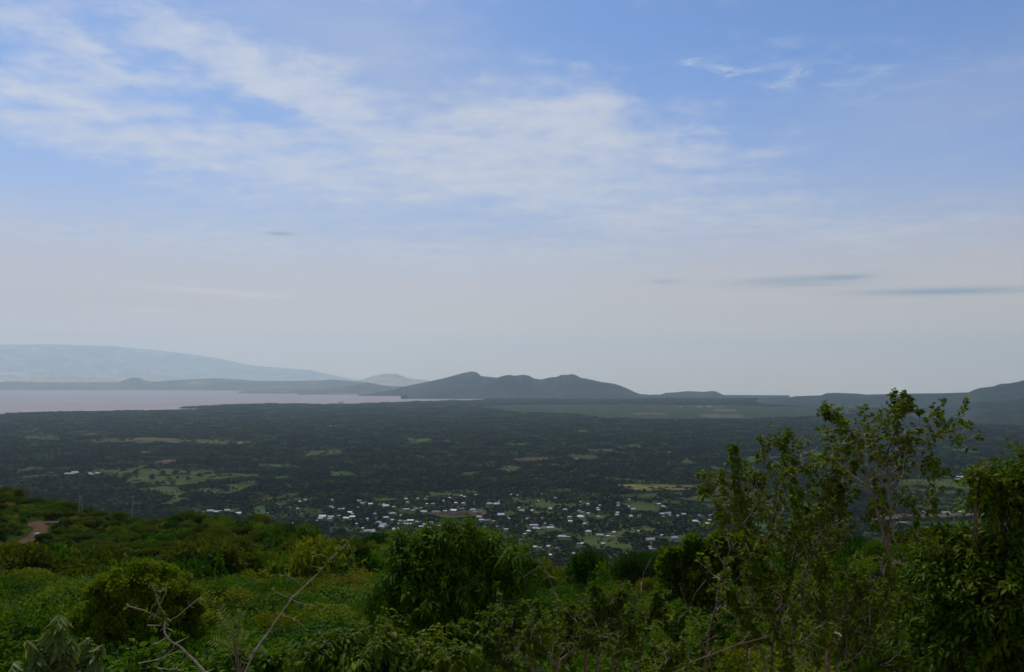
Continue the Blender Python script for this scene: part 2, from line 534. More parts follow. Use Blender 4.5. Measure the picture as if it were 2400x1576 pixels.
def ridge(name, pts, D, front, back, label, rough=.10, seed=0, base_drop=0.0):
    """a range of hills whose crest runs through the given photo points at distance D"""
    px = np.array([p[0] for p in pts], float); py = np.array([p[1] for p in pts], float)
    az = np.arctan((px - 1200) / F)
    Dp = np.interp(px, [px[0], px[-1]], D) if isinstance(D, (list, tuple)) else np.full(len(px), float(D))
    zc = np.array([at(a, b, r)[2] for a, b, r in zip(px, py, Dp)])
    azs = np.arange(az[0], az[-1], math.radians(.05))
    zz = np.interp(azs, az, zc); DD = np.interp(azs, az, Dp)
    t = np.concatenate([np.linspace(-1, 0, 44), np.linspace(0, 1, 14)[1:]])
    tt, ai = np.meshgrid(t, np.arange(len(azs)), indexing='ij')
    aa = azs[ai]
    rr = DD[ai] + np.where(tt < 0, tt * front, tt * back)
    x, y = rr * np.sin(aa), rr * np.cos(aa)
    s = np.abs(tt)
    prof = np.where(s < 1, (1 - s) ** 1.35 * (1 + .35 * s), 0)
    gull = (1 - 2 * np.abs(fbm(x / (front * .28) + seed, y / (front * .5) + seed * 2, 5) - .5))
    n = (gull - .75) * rough * 7 * np.minimum(1, s * 4) * (1 - s)
    z = np.maximum(zz[ai], 0) * np.clip(prof + n, 0, None) - 6 * (s > .97) - base_drop * s
    V = np.stack([x, y, z], -1).reshape(-1, 3)
    nn, m = tt.shape
    i = (np.arange(nn - 1) * m)[:, None]; j = np.arange(m - 1)[None]
    q = np.stack([i + j, i + j + 1, i + m + j + 1, i + m + j], -1).reshape(-1, 4)
    return obj(name, mesh(name, V, [q], M_HAZE_PALE if DD[0] > 33500 or DD[0] == 33000 else (M_HAZE_TINT if DD[0] > 20000 or 15400 < DD[0] < 15600 and False else M_MOUNT), smooth=True), kind='structure', label=label)


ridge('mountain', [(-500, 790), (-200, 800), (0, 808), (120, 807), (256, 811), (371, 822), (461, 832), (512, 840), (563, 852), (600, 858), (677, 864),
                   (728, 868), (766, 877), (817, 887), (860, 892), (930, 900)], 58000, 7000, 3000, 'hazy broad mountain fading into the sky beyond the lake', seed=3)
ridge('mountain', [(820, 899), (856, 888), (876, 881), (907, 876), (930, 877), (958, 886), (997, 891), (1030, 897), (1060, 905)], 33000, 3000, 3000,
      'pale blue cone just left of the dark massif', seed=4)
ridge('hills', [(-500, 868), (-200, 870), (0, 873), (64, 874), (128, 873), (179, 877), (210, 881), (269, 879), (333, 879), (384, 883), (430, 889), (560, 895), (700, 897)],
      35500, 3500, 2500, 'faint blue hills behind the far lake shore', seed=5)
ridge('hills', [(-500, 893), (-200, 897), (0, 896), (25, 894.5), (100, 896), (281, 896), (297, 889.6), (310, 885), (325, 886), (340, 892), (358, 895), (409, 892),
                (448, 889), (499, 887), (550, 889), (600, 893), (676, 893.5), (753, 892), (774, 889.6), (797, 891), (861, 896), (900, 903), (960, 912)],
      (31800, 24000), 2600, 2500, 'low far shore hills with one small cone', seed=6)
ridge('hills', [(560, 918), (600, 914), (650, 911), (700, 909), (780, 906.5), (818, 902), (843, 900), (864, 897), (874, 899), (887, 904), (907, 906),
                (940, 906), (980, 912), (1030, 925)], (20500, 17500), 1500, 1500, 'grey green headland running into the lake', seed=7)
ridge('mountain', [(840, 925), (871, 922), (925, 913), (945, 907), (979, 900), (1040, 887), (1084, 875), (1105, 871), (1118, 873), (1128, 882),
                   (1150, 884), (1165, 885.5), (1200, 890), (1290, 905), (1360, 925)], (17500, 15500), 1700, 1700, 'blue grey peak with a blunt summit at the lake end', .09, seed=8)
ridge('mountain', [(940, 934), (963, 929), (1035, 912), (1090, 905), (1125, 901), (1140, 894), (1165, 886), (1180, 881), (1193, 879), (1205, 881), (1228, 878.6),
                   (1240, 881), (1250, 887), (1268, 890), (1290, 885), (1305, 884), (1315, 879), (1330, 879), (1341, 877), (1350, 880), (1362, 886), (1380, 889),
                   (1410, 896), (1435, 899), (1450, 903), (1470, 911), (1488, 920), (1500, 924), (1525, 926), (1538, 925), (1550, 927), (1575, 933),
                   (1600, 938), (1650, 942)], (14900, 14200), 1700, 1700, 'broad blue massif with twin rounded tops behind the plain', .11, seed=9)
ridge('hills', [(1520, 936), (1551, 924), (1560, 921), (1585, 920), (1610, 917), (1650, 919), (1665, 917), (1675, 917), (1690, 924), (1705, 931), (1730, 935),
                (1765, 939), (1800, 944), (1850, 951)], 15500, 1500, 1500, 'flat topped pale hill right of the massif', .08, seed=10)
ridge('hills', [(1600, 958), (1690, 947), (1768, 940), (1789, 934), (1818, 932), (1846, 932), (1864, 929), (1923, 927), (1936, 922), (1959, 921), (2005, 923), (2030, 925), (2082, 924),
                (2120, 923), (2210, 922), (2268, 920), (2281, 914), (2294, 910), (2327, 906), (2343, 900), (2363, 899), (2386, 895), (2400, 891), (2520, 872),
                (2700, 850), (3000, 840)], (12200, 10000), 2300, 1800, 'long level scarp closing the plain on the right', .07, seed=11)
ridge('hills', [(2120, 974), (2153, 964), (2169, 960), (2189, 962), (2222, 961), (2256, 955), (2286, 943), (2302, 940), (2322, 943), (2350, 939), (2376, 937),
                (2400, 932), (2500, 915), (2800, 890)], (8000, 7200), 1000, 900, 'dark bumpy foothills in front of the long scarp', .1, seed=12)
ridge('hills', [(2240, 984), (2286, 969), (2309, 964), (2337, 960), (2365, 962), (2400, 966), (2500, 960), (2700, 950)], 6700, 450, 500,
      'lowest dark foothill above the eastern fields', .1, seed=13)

# ------------------------------------------------------------------ fields, bare ground and roads on the plain
FIELDS = [
    ('field', 'grass', 'pale green meadow dotted with single trees', [(232, 1103), (262, 1099), (320, 1103), (448, 1101), (486, 1105), (520, 1112), (610, 1116), (600, 1122), (500, 1128), (480, 1135), (420, 1141), (300, 1137), (283, 1127), (262, 1122), (238, 1113)]),
    ('field', 'dry', 'long dry field in the wooded plain', [(160, 1037), (256, 1030), (333, 1027), (420, 1030), (424, 1041), (300, 1043), (200, 1041)]),
    ('field', 'yellow', 'narrow yellow field right of the long dry field', [(460, 1036), (510, 1035), (606, 1037), (608, 1043), (510, 1046), (462, 1042)]),
    ('field', 'dry', 'thin yellow strip above the long dry field', [(172, 1012), (210, 1013), (242, 1017), (238, 1021), (200, 1021), (180, 1018)]),
    ('field', 'grass', 'pale strip near the left margin of the woods', [(0, 1008), (100, 1006), (102, 1015), (30, 1016), (0, 1013)]),
    ('field', 'grass', 'green plot below the pale strip', [(36, 1030), (100, 1022), (146, 1024), (142, 1033), (60, 1036)]),
    ('field', 'yellow', 'bright yellow meadow with flat topped acacias', [(1440, 1142), (1470, 1139), (1550, 1139), (1640, 1142), (1634, 1152), (1584, 1153), (1507, 1156), (1489, 1154), (1465, 1148)]),
    ('field', 'darkgrass', 'dull green common beyond the village', [(1560, 1158), (1640, 1153), (1760, 1152), (1830, 1160), (1820, 1182), (1740, 1184), (1640, 1180), (1580, 1172)]),
    ('path', 'red', 'red earth track crossing the dull common', [(1615, 1172), (1660, 1164), (1686, 1154), (1692, 1154), (1688, 1160), (1730, 1169), (1700, 1169), (1672, 1168), (1640, 1174)]),
    ('field', 'grass', 'terraced green fields on the right', [(2110, 1128), (2260, 1127), (2330, 1140), (2330, 1160), (2280, 1164), (2100, 1160)]),
    ('field', 'darkgrass', 'grey green fields above the highway', [(2090, 1164), (2280, 1168), (2340, 1172), (2340, 1204), (2200, 1202), (2140, 1190), (2080, 1184)]),
    ('field', 'darkgrass', 'rough pasture below the highway', [(2040, 1228), (2180, 1228), (2330, 1228), (2330, 1290), (2100, 1290), (2020, 1262)]),
    ('field', 'yellow', 'small mustard yellow plot below the highway', [(2165, 1238), (2205, 1236), (2212, 1243), (2170, 1245)]),
    ('field', 'brown', 'bare brown sports ground in the village', [(995, 1208), (1060, 1204), (1137, 1201), (1140, 1211), (1100, 1217), (1050, 1220), (1025, 1216)]),
    ('field', 'red', 'red bare earth among the left houses', [(350, 1089), (384, 1082), (416, 1079), (418, 1087), (389, 1091), (358, 1095)]),
    ('field', 'red', 'red bare earth strip in the middle woods', [(1198, 1082), (1215, 1076), (1294, 1074), (1300, 1080), (1251, 1084), (1198, 1085)]),
    ('field', 'dry', 'worn grey brown clearing in the middle woods', [(690, 1066), (740, 1056), (806, 1058), (812, 1068), (760, 1074), (706, 1074)]),
    ('field', 'yellow', 'pale strip of stubble near the lake woods', [(762, 1000), (790, 997), (818, 1001), (816, 1007), (770, 1006)]),
    ('field', 'green', 'light green plot in the middle woods', [(940, 1034), (1010, 1030), (1014, 1038), (950, 1042)]),
    ('field', 'green', 'green plots left of the middle woods', [(600, 1090), (690, 1093), (700, 1099), (610, 1100)]),
    ('field', 'green', 'soft green clearing above the village', [(765, 1108), (820, 1110), (835, 1118), (780, 1121)]),
    ('field', 'green', 'green plot at the foot of the slope', [(600, 1192), (618, 1190), (622, 1212), (598, 1216)]),
    ('field', 'farm', 'broad pale green farmland below the massif', [(1120, 953), (1300, 950), (1700, 951), (1990, 958), (2010, 972), (1900, 978), (1740, 984), (1500, 984), (1400, 981), (1330, 972), (1180, 965)]),
    ('field', 'brownpale', 'ploughed brown strip in the farmland', [(1672, 961), (1725, 961), (1728, 966), (1676, 966)]),
    ('field', 'brownpale', 'larger ploughed strip in the farmland', [(1640, 972), (1738, 974), (1746, 981), (1640, 979)]),
    ('field', 'brownpale', 'faint ploughed strip in the farmland', [(1485, 970), (1560, 970), (1560, 974), (1485, 974)]),
    ('road', 'road', 'pale highway crossing the fields on the right', [(2040, 1218), (2097, 1214), (2185, 1211), (2319, 1208), (2500, 1207), (2500, 1214), (2320, 1216), (2200, 1220), (2105, 1223), (2040, 1226)]),
]
FC = {'grass': (.050, .064, .018), 'dry': (.075, .070, .030), 'yellow': (.105, .11, .035), 'darkgrass': (.034, .048, .018), 'red': (.085, .052, .038),
      'brown': (.062, .046, .034), 'green': (.040, .075, .020), 'farm': (.034, .050, .026), 'brownpale': (.11, .09, .065), 'road': (.11, .085, .07)}
FM = {}
for k, c in FC.items():
    m, N, b = material(k + '_field')
    geo = N.new('ShaderNodeNewGeometry'); p = geo.outputs['Position']
    f = N.m('ADD', N.m('MULTIPLY', N.noise(p, .008, 5, .6), .6), N.m('MULTIPLY', N.noise(p, .06, 4, .6), .4))
    N.put(b.inputs['Base Color'], N.ramp(f, [(.42, tuple(x * .45 for x in c)), (.50, c), (.60, (c[0] * 1.6, c[1] * 1.35, c[2] * 1.2))]))
    b.inputs['Roughness'].default_value = 1; b.inputs['Specular IOR Level'].default_value = 0
    FM[k] = m


def ground_z(x, y):
    r = np.hypot(x, y); a = np.arctan2(x, y)
    return plain_z(r, a, x, y)


for fi, (nm, kd, lb, poly) in enumerate(FIELDS):
    big = kd in ('farm', 'brownpale')
    # densify the outline and roughen it
    P = []
    for a, b in zip(poly, poly[1:] + poly[:1]):
        k = max(2, int(abs(b[0] - a[0]) / 6))
        for t in range(k):
            f = t / k; j = 0 if big else .6
            P.append((a[0] + (b[0] - a[0]) * f + R.normal(0, j * 2), a[1] + (b[1] - a[1]) * f + R.normal(0, j * .5)))
    W = np.array([on_plain(p[0], p[1], 2.0) for p in P])
    z = 6.3 + .06 * fi
    V = W.copy(); V[:, 2] = z
    n = len(V)
    V2 = V.copy(); V2[:, 2] = -3
    me = mesh(nm, np.concatenate([V, V2]), [np.array([list(range(n))]), np.array([[i, i + n, (i + 1) % n + n, (i + 1) % n] for i in range(n)])], FM[kd])
    obj(nm, me, kind='structure', label=lb)
FIELD_POLYS = [f[3] for f in FIELDS]

# ------------------------------------------------------------------ the hillside under the camera
PROF = {
    0: [(0, -1.65), (3, -2.6), (5, -3.4), (10, -4.9), (20, -7.4), (50, -14.5), (100, -26), (200, -42.5), (300, -48), (380, -53), (450, -75), (600, -130), (950, -299), (1150, -304)],
    600: [(0, -1.65), (3, -2.6), (5, -3.4), (10, -4.9), (20, -7.5), (50, -14.5), (100, -25.5), (200, -39), (260, -44), (330, -62), (600, -150), (950, -299), (1150, -304)],
    900: [(0, -1.65), (3, -2.6), (5, -3.5), (10, -5.1), (20, -7.8), (50, -15), (100, -24.5), (190, -37.5), (260, -60), (500, -150), (900, -299), (1150, -304)],
    1350: [(0, -1.65), (3, -2.6), (5, -3.5), (10, -5.2), (20, -8.0), (50, -15.5), (90, -22.5), (140, -31.5), (200, -52), (450, -150), (850, -299), (1150, -304)],
    1600: [(0, -1.65), (3, -2.6), (5, -3.5), (10, -5.2), (20, -7.8), (50, -14.5), (80, -19), (120, -26), (180, -48), (420, -150), (850, -299), (1150, -304)],
    1950: [(0, -1.65), (3, -2.6), (5, -3.5), (10, -5.0), (20, -7.4), (50, -13.5), (80, -18), (110, -23.5), (180, -46), (420, -150), (850, -299), (1150, -304)]}
PROF[2400] = list(PROF[1950])
for _k in PROF:
    _c = math.cos(az_of(_k))
    PROF[_k] = [(a, b * (1 - (1 - _c) * min(1, a / 12)) if b > -70 else b) for a, b in PROF[_k]]
_pk = sorted(PROF)
_pa = np.array([az_of(p) for p in _pk])
_lr = np.log(np.linspace(1, 35, 200) ** 2 + 0)
_tab = np.array([np.interp(np.linspace(1, 35, 200) ** 2 - 1, [a for a, b in PROF[k]], [b for a, b in PROF[k]]) for k in _pk])


def hill_z(x, y):
    r = np.hypot(x, y); a = np.arctan2(x, y)
    ri = np.clip((np.sqrt(r + 1) - 1) / 34 * 199, 0, 198.999); i0 = ri.astype(int); fr = ri - i0
    ai = np.interp(a, _pa, np.arange(len(_pa))); a0 = np.clip(ai.astype(int), 0, len(_pa) - 2); fa = ai - a0
    fa = fa * fa * (3 - 2 * fa)
    g = lambda p, q: _tab[p, q]
    z = (g(a0, i0) * (1 - fr) + g(a0, i0 + 1) * fr) * (1 - fa) + (g(a0 + 1, i0) * (1 - fr) + g(a0 + 1, i0 + 1) * fr) * fa
    amp = np.clip((r - 8) / 60, 0, 1)
    return CAMZ + z + amp * (4.0 * (fbm(x / 45 + 5, y / 45 + 3, 3) - .5) + 1.2 * (fbm(x / 9, y / 9, 3) - .5))


rs = [0.4]
while rs[-1] < 1120: rs.append(rs[-1] * 1.03)
aa_ = np.radians(np.concatenate([np.arange(-180, -48, 3), np.arange(-48, 48, .5), np.arange(48, 180.1, 3)]))
V, q = polar(np.array(rs), aa_, lambda r, a, x, y: hill_z(x, y))
obj('hillside', mesh('hillside', V, [q], M_HILL, smooth=True), kind='structure', label='steep bushy hillside dropping away below the viewpoint')


def hill_at(px, r):
    a = az_of(px)
    x, y = r * math.sin(a), r * math.cos(a)
    return np.array([x, y, float(hill_z(np.array([x]), np.array([y]))[0])])


def hill_hit(px, py):
    """first point where the pixel's ray meets the hillside"""
    d = ray(px, py); h = math.hypot(d[0], d[1])
    r = np.concatenate([np.arange(5, 60, .5), np.arange(60, 600, 1.0)])
    x, y, z = d[0] / h * r, d[1] / h * r, CAMZ + d[2] / h * r
    k = np.argmax(z < hill_z(x, y))
    return np.array([x[k], y[k], float(hill_z(x[k:k + 1], y[k:k + 1])[0])]), r[k]


# the dirt road that bends across the slope on the left
ROAD = [(-60, 1306), (0, 1292), (40, 1279), (75, 1264), (92, 1254), (100, 1246), (96, 1238), (84, 1232), (84, 1228.5), (110, 1226), (150, 1226), (192, 1228)]
road_pts = []
for p in ROAD:
    h, r = hill_hit(*p); road_pts.append(h)
road_pts = np.array(road_pts)
ts = np.linspace(0, len(ROAD) - 1, 90)
rp = np.stack([np.interp(ts, range(len(ROAD)), road_pts[:, k]) for k in range(3)], 1)
for _ in range(6): rp[1:-1] = (rp[:-2] + rp[1:-1] * 2 + rp[2:]) / 4
tg = np.gradient(rp, axis=0)[:, :2]; tg = unit(tg); nr = np.stack([-tg[:, 1], tg[:, 0]], 1)
m, N, b = material('dirt_road')
geo = N.new('ShaderNodeNewGeometry')
N.put(b.inputs['Base Color'], N.ramp(N.noise(geo.outputs['Position'], .4, 5, .6), [(.3, (.060, .036, .020)), (.7, (.12, .080, .048))]))
b.inputs['Roughness'].default_value = 1; b.inputs['Specular IOR Level'].default_value = 0
ks = np.linspace(-1, 1, 9); hw = 2.2
X = rp[:, None, 0] + nr[:, None, 0] * ks[None] * hw; Y = rp[:, None, 1] + nr[:, None, 1] * ks[None] * hw
Z = hill_z(X, Y)
Z = Z + .22
V = np.stack([X, Y, Z], -1).reshape(-1, 3)
i = (np.arange(89) * 9)[:, None]; j = np.arange(8)[None]
q = np.stack([i + j, i + 9 + j, i + 10 + j, i + j + 1], -1).reshape(-1, 4)
obj('road', mesh('road', V, [q], m, smooth=True), kind='structure', label='brown dirt road bending across the left slope')


# ------------------------------------------------------------------ plants: prototypes
HIDE = bpy.data.collections.new('plant_sources')     # never linked to the scene


def lobes_crown(g, lobes, n, L, W, droop=.1, detail=False, rng=R, shell=.35, upb=.5):
    """leaf blades through and around a few leaf masses"""
    lobes = np.array(lobes, float)            # cx cy cz rx ry rz
    w = lobes[:, 3] * lobes[:, 4] + lobes[:, 3] * lobes[:, 5]
    idx = rng.choice(len(lobes), n, p=w / w.sum())
    d = unit(rng.normal(0, 1, (n, 3)))
    rad = rng.random(n) ** shell
    rad *= 1 + .35 * (vnoise(d[:, 0] * 4.5 + idx * 7.1 + 50, d[:, 1] * 4.5 + d[:, 2] * 5 + 50) - .42)
    lb = lobes[idx]
    P = lb[:, :3] + d * rad[:, None] * lb[:, 3:]
    D = unit(d * np.array([1, 1, .6]) + np.array([0, 0, upb]) + rng.normal(0, .55, (n, 3)))
    tint = np.clip(.5 + .25 * rng.normal(0, 1, n) * .8 + .25 * (rad - .8), 0, 1)
    s = .7 + .6 * rng.random(n)
    up = d + np.array([0, 0, .9]) + rng.normal(0, .35, (n, 3))
    leaves(g, P, D, L * s, W * s, up=up, droop=droop, detail=detail, tint=tint, rng=rng)


def bush_lobes(rng, n=7, spread=.75, flat=1.0):
    out = [(0, 0, .55, .5, .5, .48)]
    for i in range(n):
        a = rng.random() * 6.28; q = spread * (.35 + .65 * rng.random())
        s = .17 + .21 * rng.random()
        out.append((q * math.cos(a), q * math.sin(a), .22 + (1.05 - .55 * q) * rng.random() ** .6 * flat, s * 1.1, s * 1.1, s * .85))
    return out


def acacia_lobes(rng, n=6):
    out = []
    for i in range(n):
        a = rng.random() * 6.28; q = .75 * math.sqrt(rng.random())
        s = .35 + .3 * rng.random()
        out.append((q * math.cos(a), q * math.sin(a), 1.05 - .18 * q + .22 * (rng.random() - .6), s, s, .13))
    return out


def stems_mesh(name, rng, lobes, r0=.05, mat=None):
    g = Geo()
    for lb in lobes:
        p = np.array(lb[:3])
        mid = p * .45 + np.array([0, 0, -.02]) + rng.normal(0, .05, 3); mid[2] = p[2] * .5
        g.tube([(0, 0, -.25), mid * .4 + np.array([0, 0, .02]), mid, p * .85, p + np.array([0, 0, lb[5] * .5])], [r0, r0 * .8, r0 * .55, r0 * .35, r0 * .12], 4)
    return g.mesh(name, mat or M_BARK)


def grow(gb, gl, rng, p, d, ln, rad, lvl, P):
    """one branch with its own branches and leaf tufts"""
    k = 5 if lvl > 0 else 7
    pts = [np.array(p, float)]; dirs = [unit(np.array(d, float))]
    for i in range(k):
        dd = dirs[-1] + rng.normal(0, P['wob'], 3) + np.array([0, 0, P['up'] if lvl < P['lv'] else P['tipup']])
        dd = unit(dd); dirs.append(dd); pts.append(pts[-1] + dd * ln / k)
    pts = np.array(pts)
    gb.tube(pts, np.linspace(rad, rad * .35, k + 1), 4 if lvl else 5, tint=rng.random())
    if lvl < P['lv']:
        nb = P['nb'][lvl]
        for i in range(nb):
            t = .22 + .78 * (i + rng.random()) / nb
            a = t * k; i0 = min(int(a), k - 1); q = pts[i0] + (pts[i0 + 1] - pts[i0]) * (a - i0)
            side = unit(np.cross(dirs[i0], rng.normal(0, 1, 3)))
            nd = unit(dirs[i0] * P['fwd'] + side)
            grow(gb, gl, rng, q, nd, ln * P['len'] * (1.15 - .6 * t) * (.7 + .6 * rng.random()), rad * .5, lvl + 1, P)
    if lvl >= P['lv'] - P.get('leaflv', 0):
        n = max(3, int(ln / P['gap'])); m = P['tuft']
        t = np.repeat((np.arange(n) + rng.random(n)) / n, m) * (k - .001)
        i0 = t.astype(int)
        q = pts[i0] + (pts[i0 + 1] - pts[i0]) * (t - i0)[:, None]
        ax = np.array(dirs)[i0]
        side = unit(np.cross(ax, rng.normal(0, 1, (n * m, 3))))
        D = unit(ax * P['lf'] + side + np.array([0, 0, P['lup']]))
        s = .65 + .7 * rng.random(n * m)
        leaves(gl, q + side * rad * .5, D, P['L'] * s, P['W'] * s, droop=P['droop'], detail=P.get('detail', True), rng=rng,
               tint=np.clip(rng.normal(.45, .25, n * m) + (.5 * (rng.random(n * m) < .015)), 0, 1))
    if P.get('thorn') and lvl >= P.get('thlv', 0):
        thorns(gb, rng, pts, P['thorn'], P.get('thgap', .06), rad)


def thorns(g, rng, pts, L, gap, rad):
    seg = np.diff(pts, axis=0); ln = np.linalg.norm(seg, axis=1).sum(); n = int(ln / gap)
    for i in range(n):
        a = (i + .3 + .4 * rng.random()) / n * (len(pts) - 1); i0 = min(int(a), len(pts) - 2)
        q = pts[i0] + (pts[i0 + 1] - pts[i0]) * (a - i0)
        ax = unit(pts[i0 + 1] - pts[i0]); side = unit(np.cross(ax, rng.normal(0, 1, 3)))
        for s in ((1, -1) if rng.random() < .5 else (1,)):
            d = unit(side * s + ax * .45); l = L * (.5 + .8 * rng.random())
            g.tube([q, q + d * l * .5, q + d * l], [max(.0014, L * .045), max(.001, L * .028), .0003], 3)


LEAFY = dict(lv=2, nb=[8, 6], wob=.16, up=.10, tipup=.03, fwd=.9, len=.50, gap=.045, tuft=3, lf=.6, lup=.15, L=.055, W=.028, droop=.25)
SPEC = {
    'broad': dict(LEAFY, L=.062, W=.030, tuft=3, gap=.06),
    'small': dict(LEAFY, L=.032, W=.019, tuft=4, gap=.045, wob=.22),
    'droop': dict(LEAFY, L=.08, W=.022, droop=.5, tuft=3, gap=.05, tipup=-.08),
    'thorny': dict(LEAFY, L=.034, W=.020, tuft=4, gap=.05, wob=.25, thorn=.045, thgap=.09, thlv=1, up=.02, tipup=-.01),
    'upright': dict(LEAFY, L=.065, W=.025, tuft=3, gap=.05, up=.25, tipup=.2, lup=.5, fwd=1.4),
}


def grown(kind, seed, stems=8, height=2.2, lean=.75, mats=None, rad=.018, spec=None):
    rng = np.random.default_rng(seed)
    P = dict(SPEC[kind]); P.update(spec or {})
    gb, gl = Geo(), Geo()
    for i in range(stems):
        a = i / stems * 6.28 + rng.random(); l = lean * (.25 + .75 * rng.random())
        grow(gb, gl, rng, (.08 * math.cos(a), .08 * math.sin(a), -.15), (math.cos(a) * l, math.sin(a) * l, 1), height * (.75 + .4 * rng.random()), rad, 0, P)
    mb, ml = mats or (M_BARK, M_NEAR_LIGHT)
    return gb.mesh('stem', mb), gl.mesh('foliage', ml)


# grown bushes for the nearest ground, leaf mass bushes further down
NEAR = [grown('broad', 1, mats=(M_BARK, M_NEAR_DARK)), grown('small', 2, mats=(M_BARK, M_NEAR_LIGHT)), grown('droop', 3, mats=(M_BARK, M_NEAR_DARK)),
        grown('thorny', 4, mats=(M_BARK, M_NEAR_LIGHT)), grown('upright', 5, mats=(M_BARK, M_NEAR_DARK)), grown('small', 6, stems=10, lean=1.1, mats=(M_BARK, M_SHRUB))]
MID, FAR, ACA, FARSRC = [], [], [], []
for s in range(7):
    rng = np.random.default_rng(100 + s)
    lb = bush_lobes(rng, 14 + s % 4, .95, 1.15 if s % 2 else .85)
    g = Geo(); lobes_crown(g, lb, 10500, .056, .031, .15, rng=rng)
    MID.append((stems_mesh('stem', rng, lb, .035), g.mesh('foliage', M_SHRUB)))
    g = Geo(); lobes_crown(g, lb, 1500, .15, .10, .1, rng=rng)
    FAR.append((stems_mesh('stem', rng, lb, .035), g.mesh('foliage', M_SHRUB)))
for s in range(4):
    rng = np.random.default_rng(200 + s)
    lb = acacia_lobes(rng, 7)
    g = Geo(); lobes_crown(g, lb, 2200, .13, .085, .05, rng=rng, upb=.2)
    ACA.append((stems_mesh('trunk', rng, lb, .045, M_TRUNK), g.mesh('crown', M_ACACIA)))


def src(name, me):
    o = bpy.data.objects.new(name, me); return o


def scatter(name, P, S, A, I, meshes, label, zs=None):
    """one stuff object: instances of the source meshes on its points"""
    cl = bpy.data.collections.new(name + '_sources')
    for k, me in enumerate(meshes): cl.objects.link(bpy.data.objects.new('%s_source_%02d' % (name, k), me))
    me = bpy.data.meshes.new(name)
    me.vertices.add(len(P)); me.vertices.foreach_set('co', np.asarray(P, np.float32).ravel())
    for nm, tp, v in (('sc', 'FLOAT_VECTOR', S), ('rot', 'FLOAT', A), ('pick', 'INT', I)):
        a = me.attributes.new(nm, tp, 'POINT')
        a.data.foreach_set('vector' if tp == 'FLOAT_VECTOR' else 'value', np.asarray(v, np.int32 if tp == 'INT' else np.float32).ravel())
    o = obj(name, me, kind='stuff', label=label)
    ng = bpy.data.node_groups.new(name, 'GeometryNodeTree')
    ng.interface.new_socket('Geometry', in_out='INPUT', socket_type='NodeSocketGeometry')
    ng.interface.new_socket('Geometry', in_out='OUTPUT', socket_type='NodeSocketGeometry')
    n = ng.nodes; l = ng.links
    gi, go = n.new('NodeGroupInput'), n.new('NodeGroupOutput')
    ci = n.new('GeometryNodeCollectionInfo'); ci.inputs['Collection'].default_value = cl
    ci.inputs['Separate Children'].default_value = True; ci.inputs['Reset Children'].default_value = True
    ip = n.new('GeometryNodeInstanceOnPoints'); ip.inputs['Pick Instance'].default_value = True

    def attr(nm, tp):
        a = n.new('GeometryNodeInputNamedAttribute'); a.data_type = tp; a.inputs[0].default_value = nm
        return a.outputs[0]
    cx = n.new('ShaderNodeCombineXYZ')
    l.new(attr('rot', 'FLOAT'), cx.inputs[2])
    l.new(gi.outputs[0], ip.inputs['Points']); l.new(ci.outputs[0], ip.inputs['Instance'])
    l.new(attr('pick', 'INT'), ip.inputs['Instance Index'])
    l.new(cx.outputs[0], ip.inputs['Rotation']); l.new(attr('sc', 'FLOAT_VECTOR'), ip.inputs['Scale'])
    l.new(ip.outputs[0], go.inputs[0])
    md = o.modifiers.new('scatter', 'NODES'); md.node_group = ng
    return o


# ------------------------------------------------------------------ labels that single things out
ORD = ['', 'second ', 'third ', 'fourth ', 'fifth ', 'sixth ', 'seventh ', 'eighth ', 'ninth ', 'tenth ', 'eleventh ', 'twelfth ', 'thirteenth ', 'fourteenth ',
       'fifteenth ', 'sixteenth ', 'seventeenth ', 'eighteenth ', 'nineteenth ', 'twentieth ']
TENS = ['', '', 'twenty ', 'thirty ', 'forty ', 'fifty ', 'sixty ', 'seventy ', 'eighty ', 'ninety ']


def ordinal(n):
    if n < 20: return ORD[n]
    n += 1
    if n > 99: return 'far off '
    return TENS[n // 10] + (ORD[n % 10 - 1] if n % 10 > 1 else ('first ' if n % 10 else ''))


def tell_apart(items, marks):
    """items: (object, px, py, adjective, noun); writes labels from the nearest landmark, the side of it and the rank there"""
    cells = {}
    for o, px, py, adj, noun in items:
        best = min(marks, key=lambda m: math.hypot(px - m[1], (py - m[2]) * 2.2) / m[3])
        dx, dy = px - best[1], (py - best[2]) * 2.2
        if abs(dx) > abs(dy): side = 'to the right of' if dx > 0 else 'to the left of'
        else: side = 'just below' if dy > 0 else 'just above'
        cells.setdefault((adj, noun, best[0], side), []).append((math.hypot(dx, dy), o))
    for (adj, noun, mark, side), L in cells.items():
        L.sort(key=lambda t: t[0])
        for k, (_, o) in enumerate(L):
            near = 'nearest ' if k == 0 else ordinal(k) + 'nearest '
            o['label'] = '%s %s, %s%s %s' % (adj, noun, near, side.replace('just ', ''), mark)


